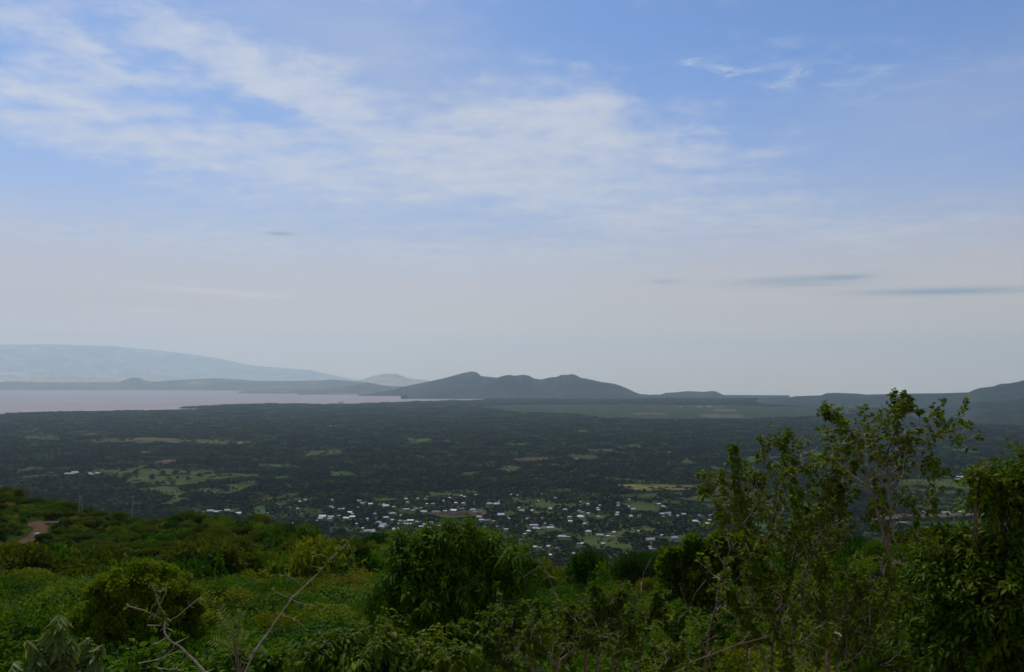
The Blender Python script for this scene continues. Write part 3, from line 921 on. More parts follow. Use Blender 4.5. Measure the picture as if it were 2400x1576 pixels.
# ------------------------------------------------------------------ houses of the village
ZO = {'a': (600, 1140, 5.95), 'b': (900, 1140, 5.95), 'c': (1200, 1140, 5.95), 'd': (1500, 1140, 5.95), 'e': (2000, 1100, 5.95),
      'l': (0, 800, 3.907), 'n': (0, 1120, 3.428), 'm': (1200, 800, 3.907), 'r': (1800, 800, 3.907)}
HOUSES = {
    'a': '690,195,25 612,218,22 475,300,50 580,315,40 155,380,30 640,385,20 1048,285,45 1075,302,25 1065,195,15 1162,320,25 1215,320,28 1440,203,50 1480,240,55 1525,222,35 1595,250,60 1720,258,30 1780,255,20 1810,278,85 1915,292,50 1310,368,60 1350,390,40 1160,415,55 930,425,90 895,452,60 1045,430,80 1035,460,70 855,485,30 1260,450,80 1345,430,70 1655,388,35 1420,302,30 1890,475,50 1680,455,30 1715,510,75 1770,540,90 1765,570,95 1830,555,35 1580,630,150 1635,640,50 1490,590,20 1400,530,30 1555,458,30 515,522,20',
    'b': '305,178,40 330,225,40 470,175,25 580,178,30 610,148,45 830,203,25 1003,235,50 1105,240,40 915,165,20 1080,135,20 1278,120,30 1125,150,25 680,250,60 600,250,25 310,325,80 405,340,60 440,315,60 520,305,40 560,358,80 725,360,125 850,350,50 975,340,85 1090,318,60 1240,330,80 1040,285,20 1105,425,60 1330,428,80 1470,245,80 1570,250,85 1780,118,40 1860,125,15 1885,305,20 1925,340,80 2068,340,30 2120,375,50 1630,400,90 1745,450,30 1440,480,100 1360,475,60 1525,490,40 870,482,50 2000,455,40 20,440,75 225,487,60 370,482,85 295,495,50 195,530,40 290,530,45 355,530,55 110,478,40 120,382,90 235,410,30 460,500,40 570,508,40 660,510,35 560,535,40 520,568,60 635,585,40 765,553,45 160,605,80 1410,575,40 1700,605,55 1585,570,20 1655,575,20',
    'c': '335,592,90 375,600,40 435,592,70 545,548,60 530,582,100 230,628,60 180,670,20 415,445,30 370,205,25 412,110,18 605,165,35 960,217,25 1060,250,35 540,312,45 745,328,50 670,285,25 805,430,50 815,490,60 935,345,40 985,365,50 1065,378,35 955,425,100 1005,475,25 1012,525,30 1192,305,30 1205,332,40 1222,268,25 1250,440,50 1205,428,25 1480,230,35 1480,270,40 1475,370,50 1465,398,50 1635,185,35 1625,285,20 1695,322,65 2050,250,60 2110,285,50 1655,420,60 1775,415,40 2095,388,60 2175,380,80 2205,405,40 2110,425,25 2315,412,50 1425,645,30 1070,635,80 1230,685,95 1335,697,55 1400,703,75 700,705,130 790,712,40 508,840,40 630,862,55 325,850,60 390,858,50 1260,805,70 975,800,30 915,805,20 1925,745,120 2265,720,90 1925,850,35 1935,875,40 1985,877,50 1580,945,25 860,940,35 540,960,30 1770,628,25 2085,685,20 115,750,30 455,525,25',
    'd': '610,392,60 825,410,25 975,408,40 1200,405,25 975,475,50 770,490,70 820,505,30 945,523,60 1230,518,30 1540,425,50 1730,455,50 1840,430,75 1985,328,65 1770,292,40 1720,688,50 1808,677,30 1450,738,50 1615,820,50 1970,675,40 2010,672,30 2050,672,30 1920,720,35 2360,775,30 1660,770,30',
    'e': '975,437,60 955,468,60 980,607,95 1285,612,90 1365,627,40 1490,602,75 885,650,60 605,757,50 700,758,90 800,772,70 895,797,70 775,952,100 1410,735,25 1490,108,80 1480,150,90 25,1090,80 1850,595,20',
    'l': '485,1205,50 655,1212,100 685,1198,50 860,1210,110 860,1222,60 1110,1103,40 1165,1108,50 1370,1095,45 1690,1080,40 1790,1078,50 2095,1100,12 1520,1088,15',
    'n': '1690,270,45 1750,278,60 1825,265,40 1860,275,35 1910,290,45',
    'm': '705,775,40 1270,795,40 1530,1025,15 1505,1025,12 590,1080,25 150,1080,30 195,1075,35 235,1070,20 475,1100,15 1415,1082,15 1435,1113,12 585,1172,12 1550,603,30 1720,605,50 1810,603,40 1900,607,50',
    'r': '600,710,50 655,710,40 735,708,20 975,710,20 1320,703,40 1975,885,20 2010,908,40 2095,885,20 2140,895,50 2190,875,30 2230,883,20 2330,908,30 2265,915,20 2085,938,12 250,587,40 440,628,60 280,628,50'}
RM = {'white': plain_mat('zinc_roof', (.43, .45, .46), .55, .10, .25), 'grey': plain_mat('weathered_tin_roof', (.27, .28, .285), .65, .2, .25),
      'tan': plain_mat('tan_tin_roof', (.30, .25, .20), .7, .18, .25), 'rust': plain_mat('rusty_tin_roof', (.18, .10, .075), .8, .2, .25),
      'blue': plain_mat('blue_sheet_roof', (.075, .17, .62), .5, .08, .2)}
WM = {'mud': plain_mat('mud_wall', (.16, .105, .075), .95), 'cream': plain_mat('cream_wall', (.42, .38, .31), .9), 'grey': plain_mat('block_wall', (.24, .23, .22), .9),
      'pink': plain_mat('pink_wall', (.50, .20, .20), .8, .05), 'teal': plain_mat('teal_wall', (.09, .33, .32), .8, .05)}
rh = np.random.default_rng(77)
house_xy, house_items = [], []


def house(px, py, wpx, roof=None, wall=None, ang=None, h=2.6, name='house', deep=None, label=None, cat='house'):
    p = on_plain(px, py, 4.5); r = math.hypot(p[0], p[1])
    if p[1] > 9000: gz = 6.0
    else: gz = float(ground_z(p[0:1], p[1:2])[0])
    onhill = wpx and py < 965
    w = max(5.0, wpx / F * r)
    d = deep or min(9.0, max(4.5, w * (.5 + .25 * rh.random())))
    d = min(d, w) if w < 9 else d
    ang = ang if ang is not None else rh.normal(0, .30) - math.atan2(p[0], p[1])
    rt = roof or rh.choice(['white', 'white', 'grey', 'grey', 'tan', 'white', 'rust'], p=None)
    wt = wall or rh.choice(['mud', 'mud', 'cream', 'grey'])
    e = bpy.data.objects.new(name, None); COL.objects.link(e)
    e.location = (p[0], p[1], gz); e.rotation_euler = (0, 0, ang)
    e['category'] = cat; e['group'] = 'tin roofed houses on the plain'
    g = Geo(); x, y = w / 2, d / 2
    # walls with gable ends, a door recess and window openings read as dark insets
    rise = d * (.26 + .10 * rh.random()); ov = .45
    hip = rh.random() < .35
    g.box((0, 0, h / 2 - .4), (w - .2, d - .2, h + .8))
    if not hip:
        V = [(-x + .1, -y + .1, h), (-x + .1, y - .1, h), (-x + .1, 0, h + rise * .93), (x - .1, -y + .1, h), (x - .1, y - .1, h), (x - .1, 0, h + rise * .93)]
        g.add(V, [[0, 2, 1], [3, 4, 5]])
    o = obj('wall', g.mesh('wall', WM[wt]), e)
    g = Geo(); in_ = (y * .9 if hip else 0); t = .12
    z0 = h - .15; z1 = h + rise
    for s in (0, t):
        pass
    V = [(-x - ov, -y - ov, z0), (x + ov, -y - ov, z0), (x + ov, y + ov, z0), (-x - ov, y + ov, z0), (-x - ov + in_, 0, z1), (x + ov - in_, 0, z1)]
    V += [(a, b_, c - t) for a, b_, c in V]
    g.add(V, [[0, 1, 5, 4], [2, 3, 4, 5], [7, 6, 10, 11], [9, 8, 11, 10], [0, 6, 7, 1], [2, 8, 9, 3], [1, 7, 8, 2], [3, 9, 6, 0]], [[3, 0, 4], [1, 2, 5], [6, 9, 10], [8, 7, 11]])
    obj('roof', g.mesh('roof', RM[rt]), e)
    house_xy.append((p[0], p[1], w, d))
    col_ = {'white': 'bright zinc roofed', 'grey': 'grey tin roofed', 'tan': 'tan roofed', 'rust': 'rusty roofed', 'blue': 'blue roofed'}[rt]
    if label: e['label'] = label
    else: house_items.append((e, px, py, col_, 'long house' if w > 13 else ('small house' if w < 7.5 else 'house')))
    return e


seen = []
for k, s in HOUSES.items():
    ox, oy, sc = ZO[k]
    for it in s.split():
        a, b_, w = [float(v) for v in it.split(',')]
        px, py = ox + a / sc, oy + b_ / sc
        if any(abs(px - q[0]) < 5 and abs(py - q[1]) < 2.2 for q in seen): continue
        seen.append((px, py)); house(px, py, w / sc)
house(900 + 1270 / 5.95, 1140 + 368 / 5.95, 95 / 5.95, 'blue', 'cream', ang=.1, label='long blue roofed hall beside the brown sports ground', cat='hall')
house(900 + 1345 / 5.95, 1140 + 362 / 5.95, 60 / 5.95, 'blue', 'cream', ang=.2, label='shorter blue roofed hall adjoining the long blue hall', cat='hall')
# two storey pink building
pb = on_plain(1249.5, 1239, 3); e = bpy.data.objects.new('apartment_building', None); COL.objects.link(e)
e.location = (pb[0], pb[1], 3); e.rotation_euler = (0, 0, .12)
e['label'] = 'tallest village building with pink walls and flat white roof'; e['category'] = 'building'
g = Geo(); g.box((-1.6, 0, 3), (9.8, 8, 7.2)); obj('wall', g.mesh('wall', WM['pink']), e)
g = Geo(); g.box((5.9, 0, 2.6), (5.0, 7.6, 6.2)); w2 = obj('wall', g.mesh('wall', WM['teal']), e); w2['label'] = 'teal painted end wall'
g = Geo(); g.box((1.6, -.2, 6.95), (16.6, 9.6, .5)); g.box((1.6, 0, 7.6), (12, 6, .8)); obj('roof', g.mesh('roof', RM['white']), e)
m_dark = plain_mat('dark_window_glass', (.02, .025, .03), .2)
for wx in (-5, -2.4, .2, 2.4):
    for wz in (1.6, 4.6):
        g = Geo(); g.box((wx, -4.02, wz), (1.3, .08, 1.3)); obj('window', g.mesh('window', m_dark), e)
house_xy.append((pb[0], pb[1], 16, 9))


def spired(px, py, h, w, wallm, roofm, name, label, cat):
    p = on_plain(px, py, 3); e = bpy.data.objects.new(name, None); COL.objects.link(e); e.location = (p[0], p[1], 3)
    e['label'] = label; e['category'] = cat
    g = Geo(); g.box((0, 0, h * .25), (w, w, h * .5)); g.box((0, 0, h * .58), (w * .5, w * .5, h * .2)); obj('wall', g.mesh('wall', wallm), e)
    g = Geo(); th = np.arange(8) * math.pi / 4
    for r0, z0, r1, z1 in ((w * .78, h * .5, w * .3, h * .56), (w * .42, h * .68, .02, h)):
        V = [(r0 * math.cos(a), r0 * math.sin(a), z0) for a in th] + [(r1 * math.cos(a), r1 * math.sin(a), z1) for a in th]
        g.add(V, [[i, (i + 1) % 8, 8 + (i + 1) % 8, 8 + i] for i in range(8)])
    obj('roof', g.mesh('roof', roofm), e)
    house_xy.append((p[0], p[1], w, w))


spired(1642.8, 1127, 13, 8, WM['teal'], WM['teal'], 'church', 'small turquoise domed church above the yellow meadow', 'church')
spired(2215.5, 1121, 11, 4, WM['cream'], RM['white'], 'tower', 'small white tower by the right hand fields', 'tower')
spired(1169.7, 1182, 12, 4, WM['cream'], RM['white'], 'tower', 'white tower among roofs above the blue hall', 'tower')

MARKS = [('the brown sports ground', 1065, 1211, 1), ('the blue hall', 1122, 1202, 1), ('the pink walled building', 1249, 1236, 1.2), ('the yellow meadow', 1540, 1147, 1.3),
         ('the turquoise church', 1643, 1122, 1), ('the dull green common', 1690, 1168, 1), ('the tall thorn shrub', 1880, 1230, 1.3), ('the highway', 2200, 1214, 1.4),
         ('the pale green meadow', 380, 1118, 1.3), ('the red bare earth patch', 385, 1088, 1), ('the central drooping tree', 1060, 1240, .8),
         ('the pale farmland', 1600, 966, 1.4), ('the right edge mountains', 2330, 1000, 1.2), ('the valley notch', 1380, 1300, 1.2), ('the left slope edge', 800, 1230, 1.0),
         ('the middle woods clearing', 1245, 1079, 1.2), ('the mustard plot', 2190, 1240, 1), ('the village tower', 1170, 1182, .8)]
tell_apart(house_items, MARKS)

# ------------------------------------------------------------------ trees of the plain
# far and near masses of trees: merged crowns so that every source is one small mesh


def crown_mesh(seed, n, kind, size):
    rng = np.random.default_rng(seed)
    lb = acacia_lobes(rng, 6) if kind == 'flat' else bush_lobes(rng, 10, .75, 1.2)
    g = Geo(); lobes_crown(g, lb, n, size, size * .7, .05, rng=rng)
    return g.mesh('crown', M_WOOD)


def clump_mesh(seed, trees, rad, n, size):
    rng = np.random.default_rng(seed); g = Geo()
    for t in range(trees):
        a = rng.random() * 6.28; q = rad * math.sqrt(rng.random()); s = 4.5 + 4.5 * rng.random() ** 1.5
        lb = np.array(acacia_lobes(rng, 4) if rng.random() < .3 else bush_lobes(rng, 4, .6, 1.2)) * s
        lb[:, 2] *= .95; lb[:, 0] += q * math.cos(a); lb[:, 1] += q * math.sin(a)
        lobes_crown(g, lb, n, size, size * .75, .05, rng=rng)
    return g.mesh('crown', M_WOOD)


TREE_SRC = [crown_mesh(300 + i, 420, 'flat' if i % 3 == 0 else 'round', .30) for i in range(6)]
CLUMP = [clump_mesh(320 + i, 9, 24, 110, 2.6) for i in range(4)]
BIGCLUMP = [clump_mesh(330 + i, 26, 52, 34, 5.0) for i in range(4)]
hx = np.array([(a, b_) for a, b_, c, d in house_xy if math.hypot(a, b_) < 7000]); hw = np.array([c for a, b_, c, d in house_xy if math.hypot(a, b_) < 7000])
HR = np.hypot(hx[:, 0], hx[:, 1]); HA = np.arctan2(hx[:, 0], hx[:, 1])
VILLAGE = [(690, 1158), (900, 1160), (1200, 1145), (1420, 1160), (1700, 1180), (1900, 1190), (1900, 1330), (1200, 1330), (850, 1260), (500, 1200)]


def grid_pts(r0, r1, step, thr, jitter=.45, seed=0, zoff=0):
    rng = np.random.default_rng(seed)
    xm = r1 * math.sin(math.radians(35))
    gx, gy = np.meshgrid(np.arange(-xm, xm, step), np.arange(r0 * .8, r1, step))
    x = gx.ravel() + rng.uniform(-jitter, jitter, gx.size) * step; y = gy.ravel() + rng.uniform(-jitter, jitter, gx.size) * step
    r = np.hypot(x, y); a = np.arctan2(x, y)
    k = (r > r0) & (r < r1) & (np.abs(a) < math.radians(33.5))
    x, y, r, a = x[k], y[k], r[k], a[k]
    px, py = row_of(r, a)
    d = .30 * fbm(x / 420 + 3, y / 420, 4) + .70 * fbm(x / 62, y / 88 + 7, 3)
    t = np.full(len(x), thr)
    vil = inside(px, py, VILLAGE)
    t = np.where(vil, thr + .055, t)
    k = d > t
    k &= ~lake_at(px, py) & ~lake_at(px, py - 1.2)
    for kd, pl in ((f[1], f[3]) for f in FIELDS):
        # crowns at the near side would hide the field: keep the strip in front open too
        big = kd in ('farm', 'brownpale', 'road')
        qx = px + (0 if big else 1) * 12 * (fbm(x / 60 + 9, y / 60, 3) - .5); qy = py + (0 if big else 1) * 4 * (fbm(x / 60, y / 60 + 31, 3) - .5)
        ins = inside(qx, qy, pl) | inside(qx, qy - 1.6, pl)
        if kd == 'darkgrass': ins &= fbm(x / 60 + 20, y / 60 + 40, 3) > .5
        if not big: ins &= ~((fbm(x / 38 + 70, y / 38 + 11, 3) > .60) & (rng.random(len(x)) < .8))
        k &= ~ins
    k &= ~((r > 13600) & (a > az_of(1120)))
    x, y, r, a, px, py, vil = x[k], y[k], r[k], a[k], px[k], py[k], vil[k]
    return x, y, r, a, px, py, vil, rng


x, y, r, a, px, py, vil, rng = grid_pts(1330, 3300, 9.5, .385, seed=1)
keep = np.ones(len(x), bool)
for i in range(len(hx)):
    da = np.abs(a - HA[i]) * HR[i]; dr = HR[i] - r
    keep &= ~((da < hw[i] / 2 + 2.0) & (dr > -9) & (dr < 30))
x, y, r, a, px, py, vil = [v[keep] for v in (x, y, r, a, px, py, vil)]
z = ground_z(x, y)
size = np.where(vil, 4.0, 5.4) * (.65 + .75 * rng.random(len(x)) ** 1.4)
S = np.stack([size, size, size * np.where(vil, .8, .9) * (.8 + .5 * rng.random(len(x)))], 1)
A = rng.random(len(x)) * 6.28; I = rng.integers(0, 6, len(x))
P = np.stack([x, y, z - .1 * size], 1)
# the trees that show largest stand as things of their own
front = np.argsort(r / size * 3)[:230]
first = front[np.argsort(r[front])]
mask = np.ones(len(x), bool); mask[first] = False
TR = []
for i in range(6):
    rng2 = np.random.default_rng(300 + i)
    lb = acacia_lobes(rng2, 6) if i % 3 == 0 else bush_lobes(rng2, 10, .75, 1.2)
    TR.append(stems_mesh('trunk', rng2, lb, .04, M_TRUNK))
tree_items = []


def valley_tree(i, loc, sc, ang, group, wood=TREE_SRC):
    flat = i % 3 == 0
    e = bpy.data.objects.new('acacia_tree' if flat else 'valley_tree', None); COL.objects.link(e)
    e.location = loc; e.scale = sc; e.rotation_euler = (0, 0, ang)
    e['category'] = 'tree'; e['group'] = group
    obj('trunk', TR[i], e); obj('crown', wood[i], e)
    return e, flat


for k in first:
    e, flat = valley_tree(int(I[k]), P[k], S[k], A[k], 'trees around the village')
    adj = 'large dark' if size[k] > 5.5 else ('small dark' if size[k] < 3.4 else 'dark')
    tree_items.append((e, px[k], py[k], adj, 'flat topped tree' if flat else 'round tree'))
scatter('woodland', P[mask], S[mask], A[mask], I[mask], TREE_SRC, 'dark green woodland on the near plain')
# single trees standing in the fields
ft = [('l', 1070, 1215, 22, 1), ('l', 1240, 1200, 66, 1), ('l', 1165, 1228, 66, 2), ('l', 1388, 1240, 64, 4), ('l', 1625, 1248, 36, 1), ('l', 1825, 1222, 40, 2), ('l', 1575, 1290, 66, 5),
      ('l', 1432, 1305, 36, 1), ('l', 1495, 1205, 60, 4), ('l', 1605, 1200, 56, 2), ('l', 1725, 1205, 45, 1), ('l', 1045, 1275, 80, 5), ('l', 1140, 1262, 60, 4), ('l', 1118, 1170, 50, 2),
      ('m', 1450, 1358, 150, 0), ('m', 1268, 1372, 44, 3), ('m', 1215, 1368, 46, 4), ('m', 1600, 1372, 80, 3), ('m', 1090, 1390, 70, 0),
      ('e', 905, 330, 60, 1), ('e', 925, 395, 100, 2), ('e', 1040, 330, 110, 4), ('e', 1215, 335, 90, 5), ('e', 1120, 330, 60, 1), ('e', 1500, 330, 130, 2), ('e', 1370, 440, 130, 0), ('e', 1310, 290, 50, 1),
      ('e', 1230, 460, 80, 0), ('e', 1150, 450, 40, 4), ('e', 845, 715, 70, 2), ('e', 1120, 700, 45, 4), ('e', 975, 740, 40, 5), ('e', 1205, 570, 60, 1), ('e', 830, 900, 80, 2), ('e', 730, 870, 90, 5),
      ('r', 2040, 1405, 40, 4)]
for k, a_, b_, w, i in ft:
    ox, oy, sc = ZO[k]
    qx, qy, wp = ox + a_ / sc, oy + (b_ + w * .45) / sc, w / sc
    p = on_plain(qx, qy, 5); s = wp / F * math.hypot(p[0], p[1]) / 2 / (1.25 if i % 3 == 0 else 1.0)
    p[2] = 5.6
    e, flat = valley_tree(i, p, (s, s, s * (.8 if i % 3 == 0 else .95)), R.random() * 6, 'single trees in the fields')
    tree_items.append((e, qx, qy, 'lone spreading' if wp > 15 else 'lone', 'flat topped field tree' if flat else 'field tree'))
tell_apart(tree_items, MARKS)

x, y, r, a, px, py, vil, rng = grid_pts(1330, 3300, 9.0, .30, seed=7)
k = (rng.random(len(x)) < .40)
for i in range(len(hx)):
    k &= ~((np.abs(a - HA[i]) * HR[i] < hw[i] / 2 + 1) & (HR[i] - r > -7) & (HR[i] - r < 16))
x, y = x[k], y[k]; s = 1.3 + 1.9 * rng.random(len(x))
scatter('woodland', np.stack([x, y, ground_z(x, y) - .2], 1), np.stack([s, s, s * .85], 1), rng.random(len(x)) * 6.28, rng.integers(0, 6, len(x)), TREE_SRC,
        'low bushes in the gaps of the near woodland')
x, y, r, a, px, py, vil, rng = grid_pts(3300, 6600, 27, .425, seed=2)
s = .8 + .5 * rng.random(len(x))
scatter('woodland', np.stack([x, y, ground_z(x, y) - 1], 1), np.stack([s, s, s * (.8 + .4 * rng.random(len(x)))], 1), rng.random(len(x)) * 6.28, rng.integers(0, 4, len(x)), CLUMP,
        'blue green woodland across the middle of the plain')
x, y, r, a, px, py, vil, rng = grid_pts(6600, 14500, 62, .42, seed=3)
s = .8 + .5 * rng.random(len(x))
scatter('woodland', np.stack([x, y, ground_z(x, y) - 1], 1), np.stack([s, s, s * (.7 + .6 * rng.random(len(x)))], 1), rng.random(len(x)) * 6.28, rng.integers(0, 4, len(x)), BIGCLUMP,
        'hazy woodland strip along the lake shore')
# islet in the lake
g = Geo(); c = on_plain(800, 944.6, 0); rng = np.random.default_rng(5)
lobes_crown(g, [(-14, 0, 2, 22, 10, 5), (14, 4, 3, 16, 10, 6)], 700, 4, 3, rng=rng)
obj('islet', g.mesh('islet', M_WOOD), None, c, 'tiny dark wooded islet near the lake shore', kind='structure')

# ------------------------------------------------------------------ shrubs of the hillside
rng = np.random.default_rng(21)
PTS = []
r0 = 9.0
while r0 < 560:
    sp = 1.75 + min(r0, 260) * .0095
    n = int(math.radians(72) * r0 / sp)
    aa = np.radians(-36) + (np.arange(n) + rng.random(n)) / n * math.radians(72)
    rr = r0 + rng.uniform(-.5, .5, n) * sp
    PTS.append(np.stack([rr * np.sin(aa), rr * np.cos(aa), rr], 1)); r0 += sp * .9
PTS = np.concatenate(PTS)
x, y, r = PTS.T
z = hill_z(x, y)
hpx, hpy = proj(x, y, z)
rd = np.min(np.hypot(x[:, None] - rp[None, ::3, 0], y[:, None] - rp[None, ::3, 1]), 1)
size = (.85 + 1.15 * rng.random(len(x)) ** 1.6) * (.75 + .9 * fbm(x / 22, y / 22)) * np.clip(.62 + r / 110, 0, 1.35)
# keep the road and the view onto it open
onview = np.zeros(len(x), bool)
for p in rp[::3]:
    ap, rpp = math.atan2(p[0], p[1]), math.hypot(p[0], p[1])
    onview |= (np.abs(np.arctan2(x, y) - ap) * rpp < 3) & (r < rpp + 3) & (r > rpp - 9)
keep = (rd > 3.6) & ~onview & (rng.random(len(x)) > .10)
size = np.where((rd < 26) & (r < 330), size * .8, size)
size = np.where((r > 60) & (proj(x, y, z)[0] > 950), size * .60, size)
big_ = rng.random(len(x))
size = np.where(r < 110, size * np.where(big_ > .78, 1.45, np.where(big_ < .45, .72, 1.0)), size)
x, y, z, r, size, hpx, hpy = [v[keep] for v in (x, y, z, r, size, hpx, hpy)]
aca = (rng.random(len(x)) < np.where(hpx < 700, .34, .12)) & (r > 55)
vis = (hpx > -60) & (hpx < 2460) & (r > 9.5) & (hpy - size * 1.3 / r * F < 1600)
x, y, z, r, size, aca = [v[vis] for v in (x, y, z, r, size, aca)]
hpx, hpy = hpx[vis], hpy[vis]
hz = size * (.85 + .6 * rng.random(len(x))) * np.where(aca, 1.15, 1.0)
ang = rng.random(len(x)) * 6.28
order = np.argsort(r / size)
ind = order[:290]
mask = np.ones(len(x), bool); mask[ind] = False
HMARKS = [('the forked pole', 187, 1200, 1), ('the single pole', 311, 1180, 1), ('the dirt road bend', 110, 1240, 1), ('the round yellow green bush', 340, 1340, 1.3),
          ('the leaning thorn branch', 720, 1370, 1.2), ('the central drooping tree', 1060, 1360, 1.6), ('the dry thorn stem', 1290, 1350, 1), ('the short thorn spike', 1500, 1350, 1),
          ('the dark domed bush', 1690, 1300, 1), ('the tall thorn shrub', 1920, 1400, 1.4), ('the dense right bush', 2250, 1400, 1.4), ('the broad leaved sapling', 150, 1510, 1.2),
          ('the feathery seedling', 540, 1470, 1), ('the pale thorn branch', 420, 1500, 1), ('the low thorn tangle', 1350, 1500, 1.3), ('the bottom drooping shrub', 900, 1520, 1.2)]
sh_items = []
for k in ind:
    rk = r[k]
    if rk < 13: me = NEAR[int(rng.integers(0, 6))]; sc = min(.85, size[k] * .6); sc = (sc, sc, min(.30 + rk * .018, hz[k] * .55))
    elif rk < 85: me = MID[int(rng.integers(0, 7))]; s_ = size[k] * 1.12 + .1; sc = (s_, s_, min(s_ * (.9 + .6 * rng.random()), 1.1 + rk * .026))
    else: me = (ACA[int(rng.integers(0, 4))] if aca[k] else FAR[int(rng.integers(0, 7))]); sc = (size[k], size[k], hz[k])
    e = bpy.data.objects.new('shrub', None); COL.objects.link(e)
    e.location = (x[k], y[k], z[k] - .12); e.rotation_euler = (0, 0, ang[k]); e.scale = sc
    e['category'] = 'shrub'; e['group'] = 'shrubs covering the hillside'
    obj('stem', me[0], e); obj('foliage', me[1], e)
    adj = 'tall green' if hz[k] > 1.9 else ('low green' if hz[k] < 1.1 else 'green')
    noun = 'broad leaved shrub' if me in (NEAR[0], NEAR[4]) else ('drooping shrub' if me is NEAR[2] else ('thorny shrub' if me is NEAR[3] else 'bushy shrub'))
    sh_items.append((e, hpx[k], hpy[k] - hz[k] * F / rk * .7, adj, noun))
tell_apart(sh_items, HMARKS)
S = np.stack([size, size, hz], 1)
pick = np.where(aca, 7 + rng.integers(0, 4, len(x)), rng.integers(0, 7, len(x)))


def joined(pair):
    """stem and foliage of a source in one mesh, two materials"""
    vs, fs, mi, tt, off = [], {}, {}, [], 0
    mats = []
    for k, me in enumerate(pair):
        n = len(me.vertices); v = np.empty(n * 3, np.float32); me.vertices.foreach_get('co', v); vs.append(v.reshape(-1, 3))
        t = np.empty(n, np.float32); me.attributes['tint'].data.foreach_get('value', t); tt.append(t)
        lv = np.empty(len(me.loops), np.int32); me.loops.foreach_get('vertex_index', lv)
        ls = np.empty(len(me.polygons), np.int32); me.polygons.foreach_get('loop_start', ls)
        lt = np.diff(np.append(ls, len(lv)))
        for c in np.unique(lt):
            st = ls[lt == c]; f = lv[st[:, None] + np.arange(c)[None]] + off
            fs.setdefault(int(c), []).append(f); mi.setdefault(int(c), []).append(np.full(len(f), k))
        off += n; mats.append(me.materials[0])
    return mesh('shrub', np.concatenate(vs), [np.concatenate(v) for v in fs.values()], mats, np.concatenate([np.concatenate(v) for v in mi.values()]), attr=np.concatenate(tt))


far_src = [joined(p) for p in FAR] + [joined(p) for p in ACA]
nearm = mask & (r < 85)
if nearm.any():
    scatter('shrubbery', np.stack([x, y, z - .12], 1)[nearm], S[nearm], ang[nearm], pick[nearm] % 7, [joined(p) for p in MID], 'dense green scrub on the nearer slope')
farm_ = mask & (r >= 85)
scatter('shrubbery', np.stack([x, y, z - .12], 1)[farm_], S[farm_], ang[farm_], pick[farm_], far_src, 'dense dark green scrub covering the far slope')
print('hill shrubs', len(x), 'individual to r', r[ind].max())

# ------------------------------------------------------------------ plants close to the camera
def line(pts, r, wob=0.0, rng=R, sub=4):
    """polyline through photo pixels at range r (a number or one per point), smoothed"""
    rr = np.interp(np.linspace(0, 1, len(pts)), [0, 1], r) if isinstance(r, tuple) else np.full(len(pts), float(r))
    P = np.array([at(p[0], p[1], q) for p, q in zip(pts, rr)])
    if wob: P[1:-1, 1] += rng.normal(0, wob, len(P) - 2)
    t = np.linspace(0, len(P) - 1, (len(P) - 1) * sub + 1)
    return np.stack([np.interp(t, range(len(P)), P[:, k]) for k in range(3)], 1)


def to_ground(pts3, shrink=1.0):
    """carries a stem down from its last point to the slope"""
    e = pts3[-1]; f = np.array([e[0] * shrink, e[1] * shrink, 0]); f[2] = float(hill_z(f[0:1], f[1:2])[0]) - .15
    if f[2] > e[2] - .05: return pts3
    m = (e + f) / 2 + np.array([.04, .02, 0])
    return np.concatenate([pts3, [m, f]])


def leaf_run(gl, rng, pts, gap, tuft, L, W, lf=.5, lup=.1, droop=.3, t0=0.0, t1=1.0, spread=.0, detail=True):
    seg = np.linalg.norm(np.diff(pts, axis=0), axis=1).sum() * (t1 - t0)
    n = max(2, int(seg / gap)); k = len(pts) - 1
    t = np.clip(np.repeat(t0 + (t1 - t0) * (np.arange(n) + rng.random(n)) / n, tuft), 0, .9999) * k
    i0 = t.astype(int); q = pts[i0] + (pts[i0 + 1] - pts[i0]) * (t - i0)[:, None]
    ax = unit(pts[i0 + 1] - pts[i0]); side = unit(np.cross(ax, rng.normal(0, 1, (len(t), 3))))
    D = unit(ax * lf + side + np.array([0, 0, lup])); s = .6 + .7 * rng.random(len(t))
    q = q + side * (rng.random((len(t), 1)) * spread)
    leaves(gl, q, D, L * s, W * s, droop=droop, detail=detail, rng=rng, tint=np.clip(rng.normal(.5, .22, len(t)) + .5 * (rng.random(len(t)) < .012), 0, 1))


def plant(name, label, cat, base, parts, group=None):
    """parts: (part name, mesh data built in world space)"""
    e = bpy.data.objects.new(name, None); COL.objects.link(e); e.location = base
    e['label'] = label; e['category'] = cat
    if group: e['group'] = group
    for n, me in parts:
        v = np.empty(len(me.vertices) * 3, np.float32); me.vertices.foreach_get('co', v)
        v = v.reshape(-1, 3) - np.array(base, np.float32); me.vertices.foreach_set('co', v.ravel()); me.update()
        obj(n, me, e)
    return e


